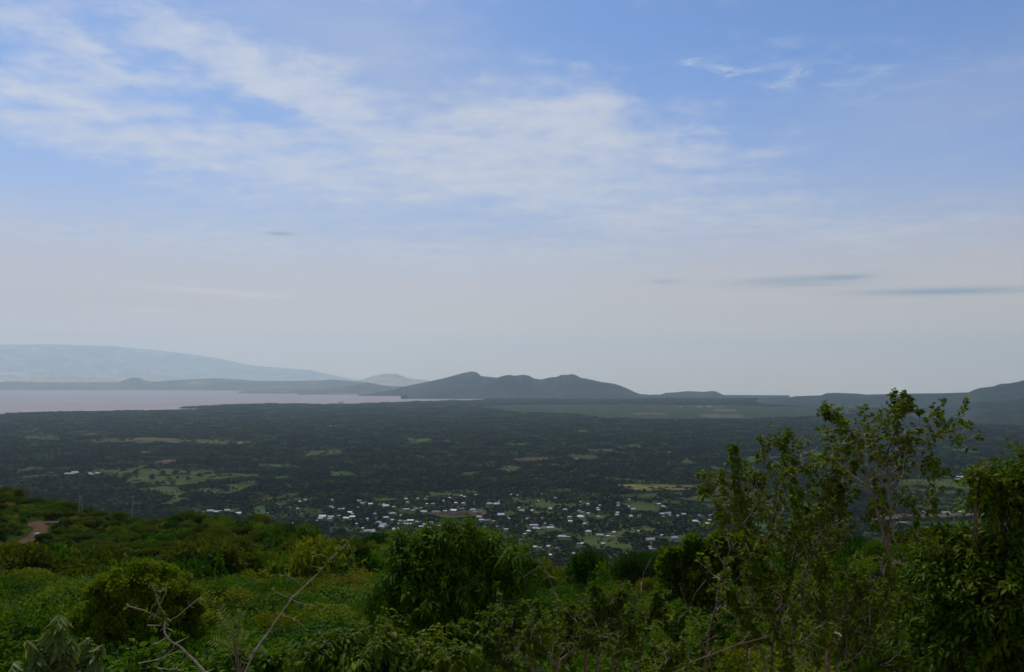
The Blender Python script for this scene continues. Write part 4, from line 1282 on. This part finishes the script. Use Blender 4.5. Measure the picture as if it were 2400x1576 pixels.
# --- tall thorn shrub on the right (stems traced, then twigs grown from them)
rg = np.random.default_rng(31)
gb, gl, gt = Geo(), Geo(), Geo()
TH = dict(lv=1, nb=[4, 2], wob=.20, up=.05, tipup=.06, fwd=1.1, len=.5, gap=.024, tuft=4, lf=.5, lup=.2, L=.024, W=.0165, droop=.25, thorn=.05, thgap=.16, thlv=0)
STEMS = [  # pixels from tip to root, range, tip/root radius, leafy share, twig count
    ([(1945, 965), (1959, 975), (1971, 994), (2005, 1015), (2008, 1030), (2018, 1064), (2030, 1102), (2046, 1156), (2060, 1210), (2086, 1321)], 5.0, .004, .015, .62, 16),
    ([(2110, 938), (2109, 945), (2108, 960), (2105, 985), (2092, 1010), (2090, 1060), (2083, 1120), (2085, 1200), (2090, 1260), (2088, 1321)], 5.05, .003, .015, .62, 20),
    ([(2088, 1321), (2045, 1362), (2016, 1391), (1980, 1440), (1955, 1500), (1940, 1560)], 5.03, .016, .026, .0, 10),
    ([(2262, 972), (2225, 1000), (2200, 1020), (2150, 1045), (2110, 1068), (2088, 1085)], 5.0, .003, .009, .95, 8),
    ([(2197, 1142), (2160, 1143), (2117, 1143), (2086, 1150)], 4.95, .0025, .006, .15, 2),
    ([(2188, 1108), (2165, 1125), (2140, 1142)], 4.95, .0025, .004, .35, 1),
    ([(2192, 1080), (2150, 1092), (2100, 1104), (2086, 1110)], 5.1, .0025, .006, .5, 3),
    ([(2071, 966), (2061, 1017), (2056, 1051), (2068, 1072), (2088, 1080)], 5.1, .003, .007, .9, 3),
    ([(1969, 1130), (1969, 1170), (1940, 1207), (1925, 1245), (1908, 1292), (1890, 1330), (1872, 1420), (1862, 1500), (1858, 1580)], 5.3, .008, .026, .3, 18),
    ([(1846, 1100), (1858, 1180), (1858, 1248), (1850, 1307), (1844, 1347), (1832, 1406), (1823, 1441), (1812, 1508), (1806, 1580)], 4.8, .004, .020, .6, 20),
    ([(1714, 1040), (1722, 1081), (1726, 1128), (1728, 1172), (1726, 1219), (1719, 1260), (1705, 1318), (1690, 1362), (1672, 1420), (1661, 1479), (1650, 1580)], 4.9, .003, .014, .45, 9),
    ([(1740, 1150), (1748, 1196), (1754, 1242), (1760, 1295), (1763, 1336), (1761, 1397), (1755, 1500), (1750, 1590)], 5.2, .004, .015, .4, 10),
    ([(1650, 1138), (1686, 1128), (1717, 1130), (1750, 1168), (1800, 1199), (1850, 1240), (1890, 1262)], 5.0, .003, .010, .95, 14),
    ([(1826, 1030), (1838, 1056), (1864, 1079), (1877, 1089), (1902, 1107), (1943, 1130), (1968, 1150)], 5.2, .003, .010, .95, 12),
    ([(1776, 1056), (1800, 1084), (1815, 1130), (1828, 1160), (1848, 1200)], 5.1, .003, .008, .95, 10),
    ([(1690, 1205), (1730, 1195), (1790, 1215), (1850, 1260)], 5.0, .003, .007, .9, 8),
    ([(2000, 1075), (1990, 1120), (1975, 1170), (1960, 1200)], 5.2, .003, .008, .9, 8),
    ([(2180, 1190), (2140, 1200), (2110, 1230), (2085, 1270)], 5.1, .003, .008, .6, 6),
    ([(2150, 1245), (2120, 1262), (2095, 1300)], 5.1, .003, .006, .8, 5),
    ([(1780, 1130), (1800, 1200), (1835, 1290), (1850, 1330)], 5.2, .003, .008, .9, 12),
    ([(1930, 1085), (1940, 1140), (1935, 1200), (1925, 1245)], 5.25, .003, .008, .9, 12),
    ([(2060, 1160), (2020, 1210), (1975, 1260), (1930, 1300), (1905, 1320)], 5.2, .003, .009, .9, 12),
    ([(1900, 1180), (1895, 1240), (1880, 1290), (1855, 1350)], 5.0, .003, .008, .9, 12),
    ([(2140, 1400), (2080, 1440), (2040, 1480), (1990, 1530), (1950, 1580)], 4.7, .003, .010, .5, 9),
    ([(2120, 1540), (2060, 1560), (2000, 1590)], 4.6, .003, .010, .9, 8),
    ([(1990, 1330), (2000, 1400), (1985, 1480), (1960, 1560)], 4.8, .004, .014, .8, 12),
    ([(1920, 1320), (1930, 1400), (1925, 1480), (1915, 1580)], 4.6, .004, .014, .8, 12),
    ([(1760, 1300), (1790, 1380), (1810, 1450), (1840, 1540), (1850, 1600)], 4.6, .003, .012, .8, 12),
    ([(1700, 1380), (1740, 1440), (1780, 1500), (1800, 1590)], 4.6, .003, .012, .6, 10),
    ([(2070, 1350), (2050, 1420), (2020, 1500), (1990, 1580)], 4.9, .004, .014, .8, 12)]
for pts, r, ra, rb, leafy, nt in STEMS:
    P = line(pts, r, .035, rg)
    P += rg.normal(0, .0012, P.shape)
    if pts[-1][1] > 1540: P = to_ground(P)
    n = len(P); gb.tube(P, np.linspace(ra, rb * .8, n) * .62, 6, tint=rg.random())
    thorns(gt, rg, P[:max(3, int(n * .7))], .05, .13, ra)
    if leafy > 0: leaf_run(gl, rg, P, .026, 5, .026, .018, t1=leafy, spread=.014)
    nt = int(nt * (1.35 if pts[-1][1] > 1380 else .95) + .5)
    for i in range(nt):
        t = (i + .4 + .6 * rg.random()) / nt * (.8 if leafy > .5 else .95) * (n - 1); i0 = min(int(t), n - 2)
        ax = unit(P[i0] - P[i0 + 1]); sd_ = unit(np.cross(ax, rg.normal(0, 1, 3)))
        grow(gt, gl, rg, P[i0], unit(ax * .8 + sd_), ((.01 + .03 * rg.random()) if t / n < .14 and len(pts) > 7 else (.03 + .07 * rg.random())) + (.08 + .30 * rg.random()) * t / n, max(.0028, ra * .7), 0, TH)
base = at(1900, 1560, 5.0); base[2] = float(hill_z(base[0:1], base[1:2])[0])
plant('thorn_shrub', 'tall thorny shrub with small round leaves standing against the valley', 'shrub', base,
      [('stem', gb.mesh('stem', M_BARK)), ('foliage', gl.mesh('foliage', M_NEAR_LIGHT)), ('twigs', gt.mesh('twigs', M_BARK_PALE))])


# --- dense drooping bushes: leafy masses at real places, with limbs inside
def mass(name, label, cat, lobes_px, r, n, L, W, droop, mat, seed, detail=True, twigs=24, spread=.0, bark=M_BARK):
    """lobes_px: (px, py, radius px, range offset)"""
    rng = np.random.default_rng(seed); lb = []
    for px, py, rad, dr in lobes_px:
        c = at(px, py, r + dr); R_ = rad / F * (r + dr)
        lb.append((c[0], c[1], c[2], R_, R_ * 1.05, R_ * .9))
    lb = np.array(lb); c0 = lb[:, :3].mean(0)
    base = np.array([c0[0], c0[1], 0]); base[2] = float(hill_z(base[0:1], base[1:2])[0])
    gb, gl = Geo(), Geo()
    w = lb[:, 3] ** 2; w = w / w.sum()
    if r > 12:
        sub = []
        for q in lb:
            for j in range(6):
                d_ = unit(rng.normal(0, 1, 3) + np.array([0, -.3, .5])); s_ = q[3] * (.26 + .26 * rng.random())
                sub.append(list(q[:3] + d_ * q[3:] * (.65 + .5 * rng.random())) + [s_, s_, s_ * .8])
        lobes_crown(gl, sub, int(n * 1.7), L, W, droop, rng=rng)
    for q, k in zip(lb, w):
        p1 = np.array(q[:3]); m1 = base + (p1 - base) * .5 + rng.normal(0, .08, 3)
        m1[:2] = base[:2] + (p1[:2] - base[:2]) * .3
        gb.tube([base + rng.normal(0, .04, 3) - [0, 0, .2], m1, p1 - [0, 0, q[5] * .4], p1], [.04, .025, .010, .004], 5)
        nn = int(n * k); nt = max(10, int(nn / 28)) if r < 12 else 0
        # twigs radiate inside the leaf mass and carry the leaves in sprays
        d = unit(rng.normal(0, 1, (nt, 3)) + np.array([0, 0, .35]))
        rad = .35 + .72 * rng.random(nt) ** .6
        rad *= 1 + .65 * (vnoise(d[:, 0] * 5 + 40 + q[0] * 9, d[:, 1] * 5 + d[:, 2] * 5 + 60) - .4)
        for j in range(nt):
            e1 = p1 + d[j] * q[3:] * rad[j]; s1 = p1 + d[j] * q[3:] * max(0, rad[j] - .5)
            tw = np.array([s1, (s1 + e1) / 2 + rng.normal(0, .02, 3) + [0, 0, .03], e1, e1 + unit(d[j] + [0, 0, -droop]) * .10])
            if j % 3 == 0: gb.tube(tw, [.006, .004, .003, .0012], 3)
            leaf_run(gl, rng, tw, .022, 3, L, W, lf=.9, lup=-.1 if droop > .5 else .2, droop=droop, t0=.2, spread=.03, detail=detail)
    return plant(name, label, cat, base, [('stem', gb.mesh('stem', bark)), ('foliage', gl.mesh('foliage', mat))])


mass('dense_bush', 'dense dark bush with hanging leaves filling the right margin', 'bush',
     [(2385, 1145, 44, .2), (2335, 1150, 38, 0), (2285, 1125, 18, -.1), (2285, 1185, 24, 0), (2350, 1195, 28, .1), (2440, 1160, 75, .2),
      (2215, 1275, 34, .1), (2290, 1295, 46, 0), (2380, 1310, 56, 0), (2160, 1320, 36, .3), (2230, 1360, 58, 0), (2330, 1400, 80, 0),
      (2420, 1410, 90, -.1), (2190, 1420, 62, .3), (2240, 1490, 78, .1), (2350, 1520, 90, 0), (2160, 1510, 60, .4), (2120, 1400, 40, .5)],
     6.6, 44000, .046, .021, .3, M_NEAR_SHADED, 41)
mass('drooping_tree', 'leafy tree with long drooping leaves in the middle of the slope', 'tree',
     [(1062, 1240, 15, 0), (1098, 1243, 14, 0), (938, 1266, 14, 0), (1005, 1256, 15, 0), (1152, 1276, 16, .1), (1060, 1266, 34, 0), (1105, 1264, 26, .1), (1020, 1275, 32, 0), (965, 1285, 38, 0), (930, 1290, 26, 0), (1000, 1320, 62, .1), (1090, 1320, 66, .2),
      (1160, 1310, 46, .2), (1210, 1310, 38, 0), (950, 1360, 58, -.1), (1040, 1390, 80, 0), (1140, 1390, 74, 0), (1210, 1370, 55, .1), (900, 1400, 48, -.1),
      (980, 1450, 70, -.2), (1080, 1470, 80, -.1), (1180, 1460, 70, 0)],
     8.6, 34000, .072, .017, .4, M_NEAR_DARK, 42)
mass('round_bush', 'rounded yellow green bush left of the thorn branches', 'bush',
     [(330, 1345, 34, 0), (290, 1360, 34, -.2), (375, 1352, 30, .2), (345, 1380, 46, 0), (255, 1385, 36, 0), (410, 1378, 34, .3), (225, 1415, 34, 0), (300, 1410, 46, -.3),
      (380, 1415, 44, .2), (440, 1410, 34, .2), (200, 1450, 34, .3), (260, 1450, 46, 0), (340, 1460, 52, 0), (420, 1455, 44, 0), (470, 1450, 32, .4), (300, 1500, 60, 0), (400, 1505, 60, .2), (215, 1500, 50, .2)],
     17.0, 19000, .070, .036, .2, M_BUSH_BRIGHT, 43, detail=False)
mass('domed_bush', 'dark domed bush behind the pale straight thorn stem', 'bush',
     [(1672, 1270, 30, 0), (1705, 1280, 28, .5), (1640, 1290, 28, 0), (1735, 1300, 30, 0), (1600, 1318, 28, 0), (1565, 1335, 26, 0), (1665, 1315, 44, 0), (1720, 1330, 46, 0), (1620, 1345, 40, 0), (1765, 1330, 36, .5), (1690, 1370, 60, 0), (1780, 1365, 40, 0), (1590, 1370, 40, 0)],
     34.0, 18000, .20, .12, .2, M_SHRUB, 44, detail=False)
mass('low_bush', 'low light green bush along the bottom edge below the drooping tree', 'bush',
     [(800, 1530, 60, 0), (880, 1540, 70, 0), (960, 1550, 60, .1), (1040, 1560, 60, 0), (740, 1560, 50, 0)],
     5.6, 5200, .055, .026, .6, M_NEAR_LIGHT, 45)
mass('low_bush', 'mixed bush at the bottom between the two thorn branches', 'bush',
     [(560, 1560, 60, .3), (640, 1580, 60, .3), (500, 1590, 50, .2), (330, 1590, 60, .3)],
     5.6, 3600, .05, .028, .3, M_NEAR_DARK, 46)

# --- broad leaved sapling bottom left, pale upright leaf blades
rg = np.random.default_rng(51); gb, gl = Geo(), Geo()
for tip in [(140, 1440), (110, 1480), (170, 1495), (205, 1500), (245, 1510), (80, 1530), (190, 1545), (235, 1560), (60, 1500), (30, 1550)]:
    P = line([tip, ((tip[0] + 150) / 2, tip[1] + 70), (150, 1640)], 4.3, .05, rg, 5); P = to_ground(P)
    gb.tube(P, np.linspace(.002, .010, len(P)), 5)
    leaf_run(gl, rg, P, .022, 2, .058, .019, lf=1.0, lup=.35, droop=.2, t1=.45)
base = at(150, 1640, 4.3); base[2] = float(hill_z(base[0:1], base[1:2])[0])
plant('sapling', 'broad leaved sapling with pale upright blades at the bottom left', 'sapling', base, [('stem', gb.mesh('stem', M_BARK)), ('foliage', gl.mesh('foliage', M_NEAR_PALE))])

# --- feathery seedling
rg = np.random.default_rng(52); gb, gl = Geo(), Geo()
for tip, mid in [((519, 1429), (545, 1470)), ((566, 1435), (556, 1470)), ((506, 1445), (540, 1485)), ((495, 1500), (530, 1520)), ((575, 1480), (565, 1505)), ((590, 1520), (575, 1545)), ((520, 1465), (548, 1500))]:
    P = line([tip, mid, (560, 1600)], 4.4, .02, rg, 6)
    gb.tube(P, np.linspace(.001, .003, len(P)), 4)
    n = 18; t = np.repeat(np.linspace(0, .62, n // 2), 2) * (len(P) - 1); i0 = t.astype(int)
    q = P[i0] + (P[i0 + 1] - P[i0]) * (t - i0)[:, None]; ax = unit(P[i0] - P[i0 + 1])
    sd_ = unit(np.cross(ax, np.array([0, -1., .4]))) * np.tile([1, -1], n // 2)[:, None]
    leaves(gl, q, unit(sd_ + ax * .5), .030, .0065, up=np.array([0, -1., .5]) + rg.normal(0, .2, (n, 3)), rng=rg)
P = to_ground(line([(560, 1600), (565, 1640)], 4.4)); gb.tube(P, .003, 4)
base = P[-1]
plant('seedling', 'feathery pale seedling with paired leaflets between the thorn branches', 'seedling', base, [('stem', gb.mesh('stem', M_BARK)), ('foliage', gl.mesh('foliage', M_NEAR_PALE))])


# --- bare thorn branches
def branch(name, label, main, r, rad, sides, seed, mat=M_BARK_PALE, thorn=.06, gap=.09, leafy=0, leafm=M_NEAR_LIGHT, lean=1.0):
    rg = np.random.default_rng(seed); gb, gt, gl = Geo(), Geo(), Geo()
    P = to_ground(line(main, r, .012, rg), lean); n = len(P)
    rad = (rad[0] * .65, rad[1] * .68); P[1:-1] += rg.normal(0, .0012, P[1:-1].shape); gb.tube(P, np.linspace(rad[0], rad[1], n), 6); thorns(gt, rg, P[:n - 2], thorn, gap, rad[0])
    for s in sides:
        Q = line(s[0], r, .012, rg); gb.tube(Q[::-1], np.linspace(rad[0] * 1.3, rad[0] * .5, len(Q)), 4)
        thorns(gt, rg, Q, thorn * .6, gap * 1.3, rad[0])
        if s[1]: leaf_run(gl, rg, Q, .03, 2, .026, .013, t0=.35)
    if leafy: leaf_run(gl, rg, P, .03, 2, .026, .013, t1=leafy)
    parts = [('stem', gb.mesh('stem', mat)), ('thorns', gt.mesh('thorns', mat))]
    if gl.n: parts.append(('foliage', gl.mesh('foliage', leafm)))
    return plant(name, label, 'branch', P[-1], parts)


branch('thorn_branch', 'pale grey thorn branch leaning left from the bottom edge',
       [(352, 1365), (366, 1388), (376, 1415), (384, 1450), (388, 1479), (400, 1496), (420, 1517), (443, 1540), (484, 1576), (520, 1610)], 4.0, (.003, .0095),
       [([(423, 1523), (400, 1534), (370, 1544), (324, 1555)], 0), ([(438, 1538), (420, 1562), (400, 1568), (368, 1566)], 0), ([(395, 1492), (375, 1502), (360, 1510)], 0),
        ([(382, 1452), (360, 1442), (341, 1434), (298, 1420)], 1), ([(385, 1461), (417, 1444), (461, 1406), (473, 1400)], 1), ([(376, 1415), (392, 1385), (390, 1370)], 1), ([(384, 1466), (345, 1466)], 0)], 61, leafy=.35)
branch('thorn_branch', 'long straight thorn branch leaning right up across the slope',
       [(832, 1254), (804, 1283), (775, 1312), (743, 1346), (711, 1377), (682, 1404), (652, 1447), (626, 1487), (600, 1522), (570, 1585)], 4.4, (.0022, .0085),
       [([(712, 1377), (690, 1360), (672, 1345), (655, 1350)], 1), ([(682, 1404), (700, 1410), (735, 1420)], 1), ([(775, 1312), (750, 1300), (730, 1305)], 1), ([(655, 1440), (690, 1450), (715, 1470)], 1),
        ([(682, 1404), (650, 1390), (636, 1380)], 1), ([(604, 1520), (625, 1530), (640, 1545)], 0)], 62, leafy=.3)
branch('dry_branch', 'dark dry stem with long paired thorns right of the drooping tree',
       [(1222, 1248), (1247, 1283), (1270, 1318), (1285, 1347), (1296, 1382), (1302, 1417), (1309, 1452), (1312, 1500)], 5.4, (.003, .009),
       [([(1270, 1328), (1247, 1340), (1225, 1355)], 0), ([(1247, 1290), (1225, 1303)], 0), ([(1302, 1417), (1325, 1417)], 0), ([(1296, 1383), (1320, 1362), (1330, 1350)], 0)], 63, mat=M_BARK, thorn=.10, gap=.11)
branch('dry_branch', 'short grey spike with thorns rising from the low tangle',
       [(1527, 1307), (1509, 1342), (1497, 1382), (1486, 1409), (1480, 1450)], 5.2, (.003, .008), [([(1486, 1409), (1500, 1412), (1520, 1440)], 0)], 64, mat=M_BARK, thorn=.08, gap=.09)
branch('dry_branch', 'thin forked twig crossing left of the pale straight stem',
       [(1594, 1374), (1608, 1417), (1626, 1464), (1646, 1508), (1658, 1534), (1670, 1580)], 4.8, (.003, .008),
       [([(1612, 1432), (1632, 1394), (1655, 1359)], 0), ([(1646, 1508), (1680, 1490)], 0)], 65, mat=M_BARK, thorn=.04, gap=.12)
branch('dry_branch', 'dark diagonal limb low across the bottom right',
       [(1798, 1493), (1725, 1514), (1667, 1534), (1614, 1555), (1559, 1575), (1500, 1600)], 4.4, (.004, .009), [([(1720, 1515), (1745, 1500), (1760, 1480)], 1)], 66, mat=M_BARK, thorn=.03, gap=.15)

# --- low thorn tangle bottom centre
rg = np.random.default_rng(71); gb, gl, gt = Geo(), Geo(), Geo()
TG = dict(TH, L=.026, W=.015, gap=.026, tuft=4, thorn=.04, thgap=.10, len=.5, nb=[4, 2], up=.01, tipup=.02)
for pts, r in [([(1154, 1435), (1190, 1475), (1220, 1510), (1260, 1560), (1290, 1600)], 4.6), ([(1085, 1466), (1110, 1455), (1150, 1470), (1190, 1500), (1240, 1560), (1270, 1600)], 4.5),
               ([(1200, 1464), (1217, 1473), (1244, 1496), (1273, 1522), (1305, 1563), (1320, 1600)], 4.3), ([(1404, 1388), (1416, 1420), (1407, 1461), (1387, 1479), (1357, 1517), (1317, 1555), (1300, 1600)], 4.3),
               ([(1455, 1405), (1425, 1420), (1395, 1460), (1370, 1500)], 4.4), ([(1340, 1430), (1360, 1460), (1376, 1485), (1400, 1540), (1400, 1600)], 4.4),
               ([(1250, 1430), (1270, 1460), (1300, 1500), (1310, 1600)], 4.8), ([(1480, 1440), (1470, 1480), (1440, 1530), (1430, 1600)], 4.7), ([(1545, 1400), (1530, 1440), (1510, 1500), (1490, 1600)], 5.0),
               ([(1320, 1440), (1330, 1500), (1340, 1600)], 5.0), ([(1580, 1530), (1550, 1550), (1520, 1600)], 4.4), ([(1150, 1520), (1190, 1550), (1220, 1600)], 4.2),
               ([(1600, 1440), (1580, 1490), (1560, 1560), (1540, 1600)], 5.0), ([(1680, 1450), (1660, 1500), (1640, 1560), (1640, 1600)], 5.2), ([(1420, 1430), (1440, 1470), (1450, 1530), (1450, 1600)], 5.1)]:
    P = to_ground(line(pts, r, .05, rg)); n = len(P); gb.tube(P, np.linspace(.0025, .010, n), 5)
    leaf_run(gl, rg, P, .025, 4, .027, .015, t1=.6)
    for i in range(15):
        t = (i + rg.random()) / 15 * .75 * (n - 1); i0 = min(int(t), n - 2)
        ax = unit(P[i0] - P[i0 + 1]); sd_ = unit(np.cross(ax, rg.normal(0, 1, 3)))
        grow(gt, gl, rg, P[i0], unit(ax * .8 + sd_ + [0, 0, .1]), (.05 + .16 * rg.random()) * (.4 + t / n), .0028, 0, TG)
base = at(1350, 1600, 4.6); base[2] = float(hill_z(base[0:1], base[1:2])[0])
plant('thorn_tangle', 'low spreading tangle of thorny twigs and small leaves at bottom centre', 'shrub', base,
      [('stem', gb.mesh('stem', M_BARK)), ('foliage', gl.mesh('foliage', M_NEAR_LIGHT)), ('twigs', gt.mesh('twigs', M_BARK_PALE))])

# --- filling bushes on the ground between the camera and the traced plants
fill = [(60, 7.5, 0, .72), (200, 8.0, 4, .75), (330, 7.0, 1, .66), (450, 8.5, 0, .72), (600, 7.8, 1, .7), (720, 8.0, 5, .62), (830, 7.2, 2, .55), (1300, 8.5, 5, .72), (1420, 7.5, 1, .7), (1540, 8.0, 3, .72),
        (1680, 7.5, 5, .8), (1800, 6.6, 1, .85), (1950, 6.8, 3, .9), (2050, 6.4, 5, .85), (30, 5.6, 5, .5), (250, 6.0, 2, .5), (700, 6.2, 5, .45), (1120, 6.0, 1, .5), (1480, 6.0, 1, .5), (1620, 6.1, 5, .6),
        (1760, 5.6, 3, .6), (2200, 5.6, 0, .6), (2350, 5.8, 2, .8), (1900, 5.7, 1, .62), (450, 6.4, 4, .45), (1250, 7.0, 5, .5), (520, 9.2, 2, .7), (-40, 9, 0, .8)]
fl_items = []
for px, r, k, s in fill:
    s *= .74
    p = hill_at(px, r); e = bpy.data.objects.new('shrub', None); COL.objects.link(e); e.location = p
    e.rotation_euler = (0, 0, R.random() * 6.28); e.scale = (s, s, s); e['category'] = 'shrub'; e['group'] = 'shrubs at the foot of the view'
    obj('stem', NEAR[k][0], e); obj('foliage', NEAR[k][1], e)
    qx, qy = proj(p[0], p[1], p[2] + 1.5 * s)
    fl_items.append((e, float(qx), float(qy), 'foreground', ['broad leaved shrub', 'fine leaved shrub', 'drooping shrub', 'thorny shrub', 'upright shrub', 'spreading shrub'][k]))
tell_apart(fl_items, HMARKS)

# --- poles and boulder
M_POLE = plain_mat('weathered_grey_pole', (.30, .28, .25), .8, .15, 2)


def pole_pt(px, py, r): return at(px, py, r)


r = 330.0
top, f1, f2 = at(187.3, 1161, r), at(183, 1214, r), at(193, 1214, r + 1)
e = bpy.data.objects.new('utility_pole', None); COL.objects.link(e); e.location = (f1 + f2) / 2
e['label'] = 'forked pale wooden pole beyond the dirt road bend'; e['category'] = 'pole'
for a, b_ in ((top, f1), (top + [.3, 0, 0], f2)):
    g = Geo(); mid = (a + b_) / 2 + [.12, 0, 0]
    g.tube([a - e.location, mid - np.array(e.location), b_ - np.array(e.location) - [0, 0, 3]], [.12, .16, .2], 8); obj('post', g.mesh('post', M_POLE), e)
g = Geo(); g.box((0, 0, float(top[2] - e.location.z) - .5), (1.8, .14, .14)); obj('crossarm', g.mesh('crossarm', M_POLE), e)
a, b_ = at(312.5, 1161, 345), at(310, 1192, 345)
e = bpy.data.objects.new('utility_pole', None); COL.objects.link(e); e.location = b_
e['label'] = 'single slim pole sticking out of the bushes right of the forked pole'; e['category'] = 'pole'
g = Geo(); g.tube([a - b_, (a - b_) * .5, np.array([0, 0, -4.])], [.1, .13, .17], 8); obj('post', g.mesh('post', M_POLE), e)
g = Geo(); g.box((0, 0, float((a - b_)[2]) - .4), (1.3, .12, .12)); obj('crossarm', g.mesh('crossarm', M_POLE), e)
hb, rb = hill_hit(87, 1263)
g = Geo(); th = np.arange(14) * math.tau / 14
ring = []
for k, (rr_, zz_) in enumerate([(.7, -.5), (.75, .1), (.65, .4), (.4, .62), (.05, .68)]):
    ring.append(np.stack([np.cos(th) * rr_ * 1.1 * (1 + .08 * np.sin(th * 3)), np.sin(th) * rr_, th * 0 + zz_ + .05 * np.sin(th * 2)], 1))
V = np.concatenate(ring); i = (np.arange(4) * 14)[:, None]; j = np.arange(14)[None]
g.add(V, np.stack([i + j, i + (j + 1) % 14, i + 14 + (j + 1) % 14, i + 14 + j], -1).reshape(-1, 4))
o = obj('boulder', g.mesh('boulder', plain_mat('pale_stone', (.45, .42, .40), .9, .15, 1), smooth=True), None, (hb[0], hb[1], hb[2] + .7), 'small pale boulder beside the dirt road bend', 'boulder')

# ------------------------------------------------------------------ haze
lo, hi = np.array([-62000., -1500, -1600]), np.array([62000., 62000, 2720])
g = Geo(); g.box((lo + hi) / 2, hi - lo)
mh = bpy.data.materials.new('haze_air'); mh.use_nodes = True
for n in list(mh.node_tree.nodes): mh.node_tree.nodes.remove(n)
o_ = mh.node_tree.nodes.new('ShaderNodeOutputMaterial'); pv = mh.node_tree.nodes.new('ShaderNodeVolumePrincipled')
pv.inputs['Color'].default_value = (.78, .935, 1.0, 1)
pv.inputs['Density'].default_value = HAZE = 3.05e-5
pv.inputs['Anisotropy'].default_value = 0.6
mh.node_tree.links.new(pv.outputs[0], o_.inputs['Volume'])
obj('haze', g.mesh('haze', mh), kind='stuff', label='thin blue air haze over the valley')
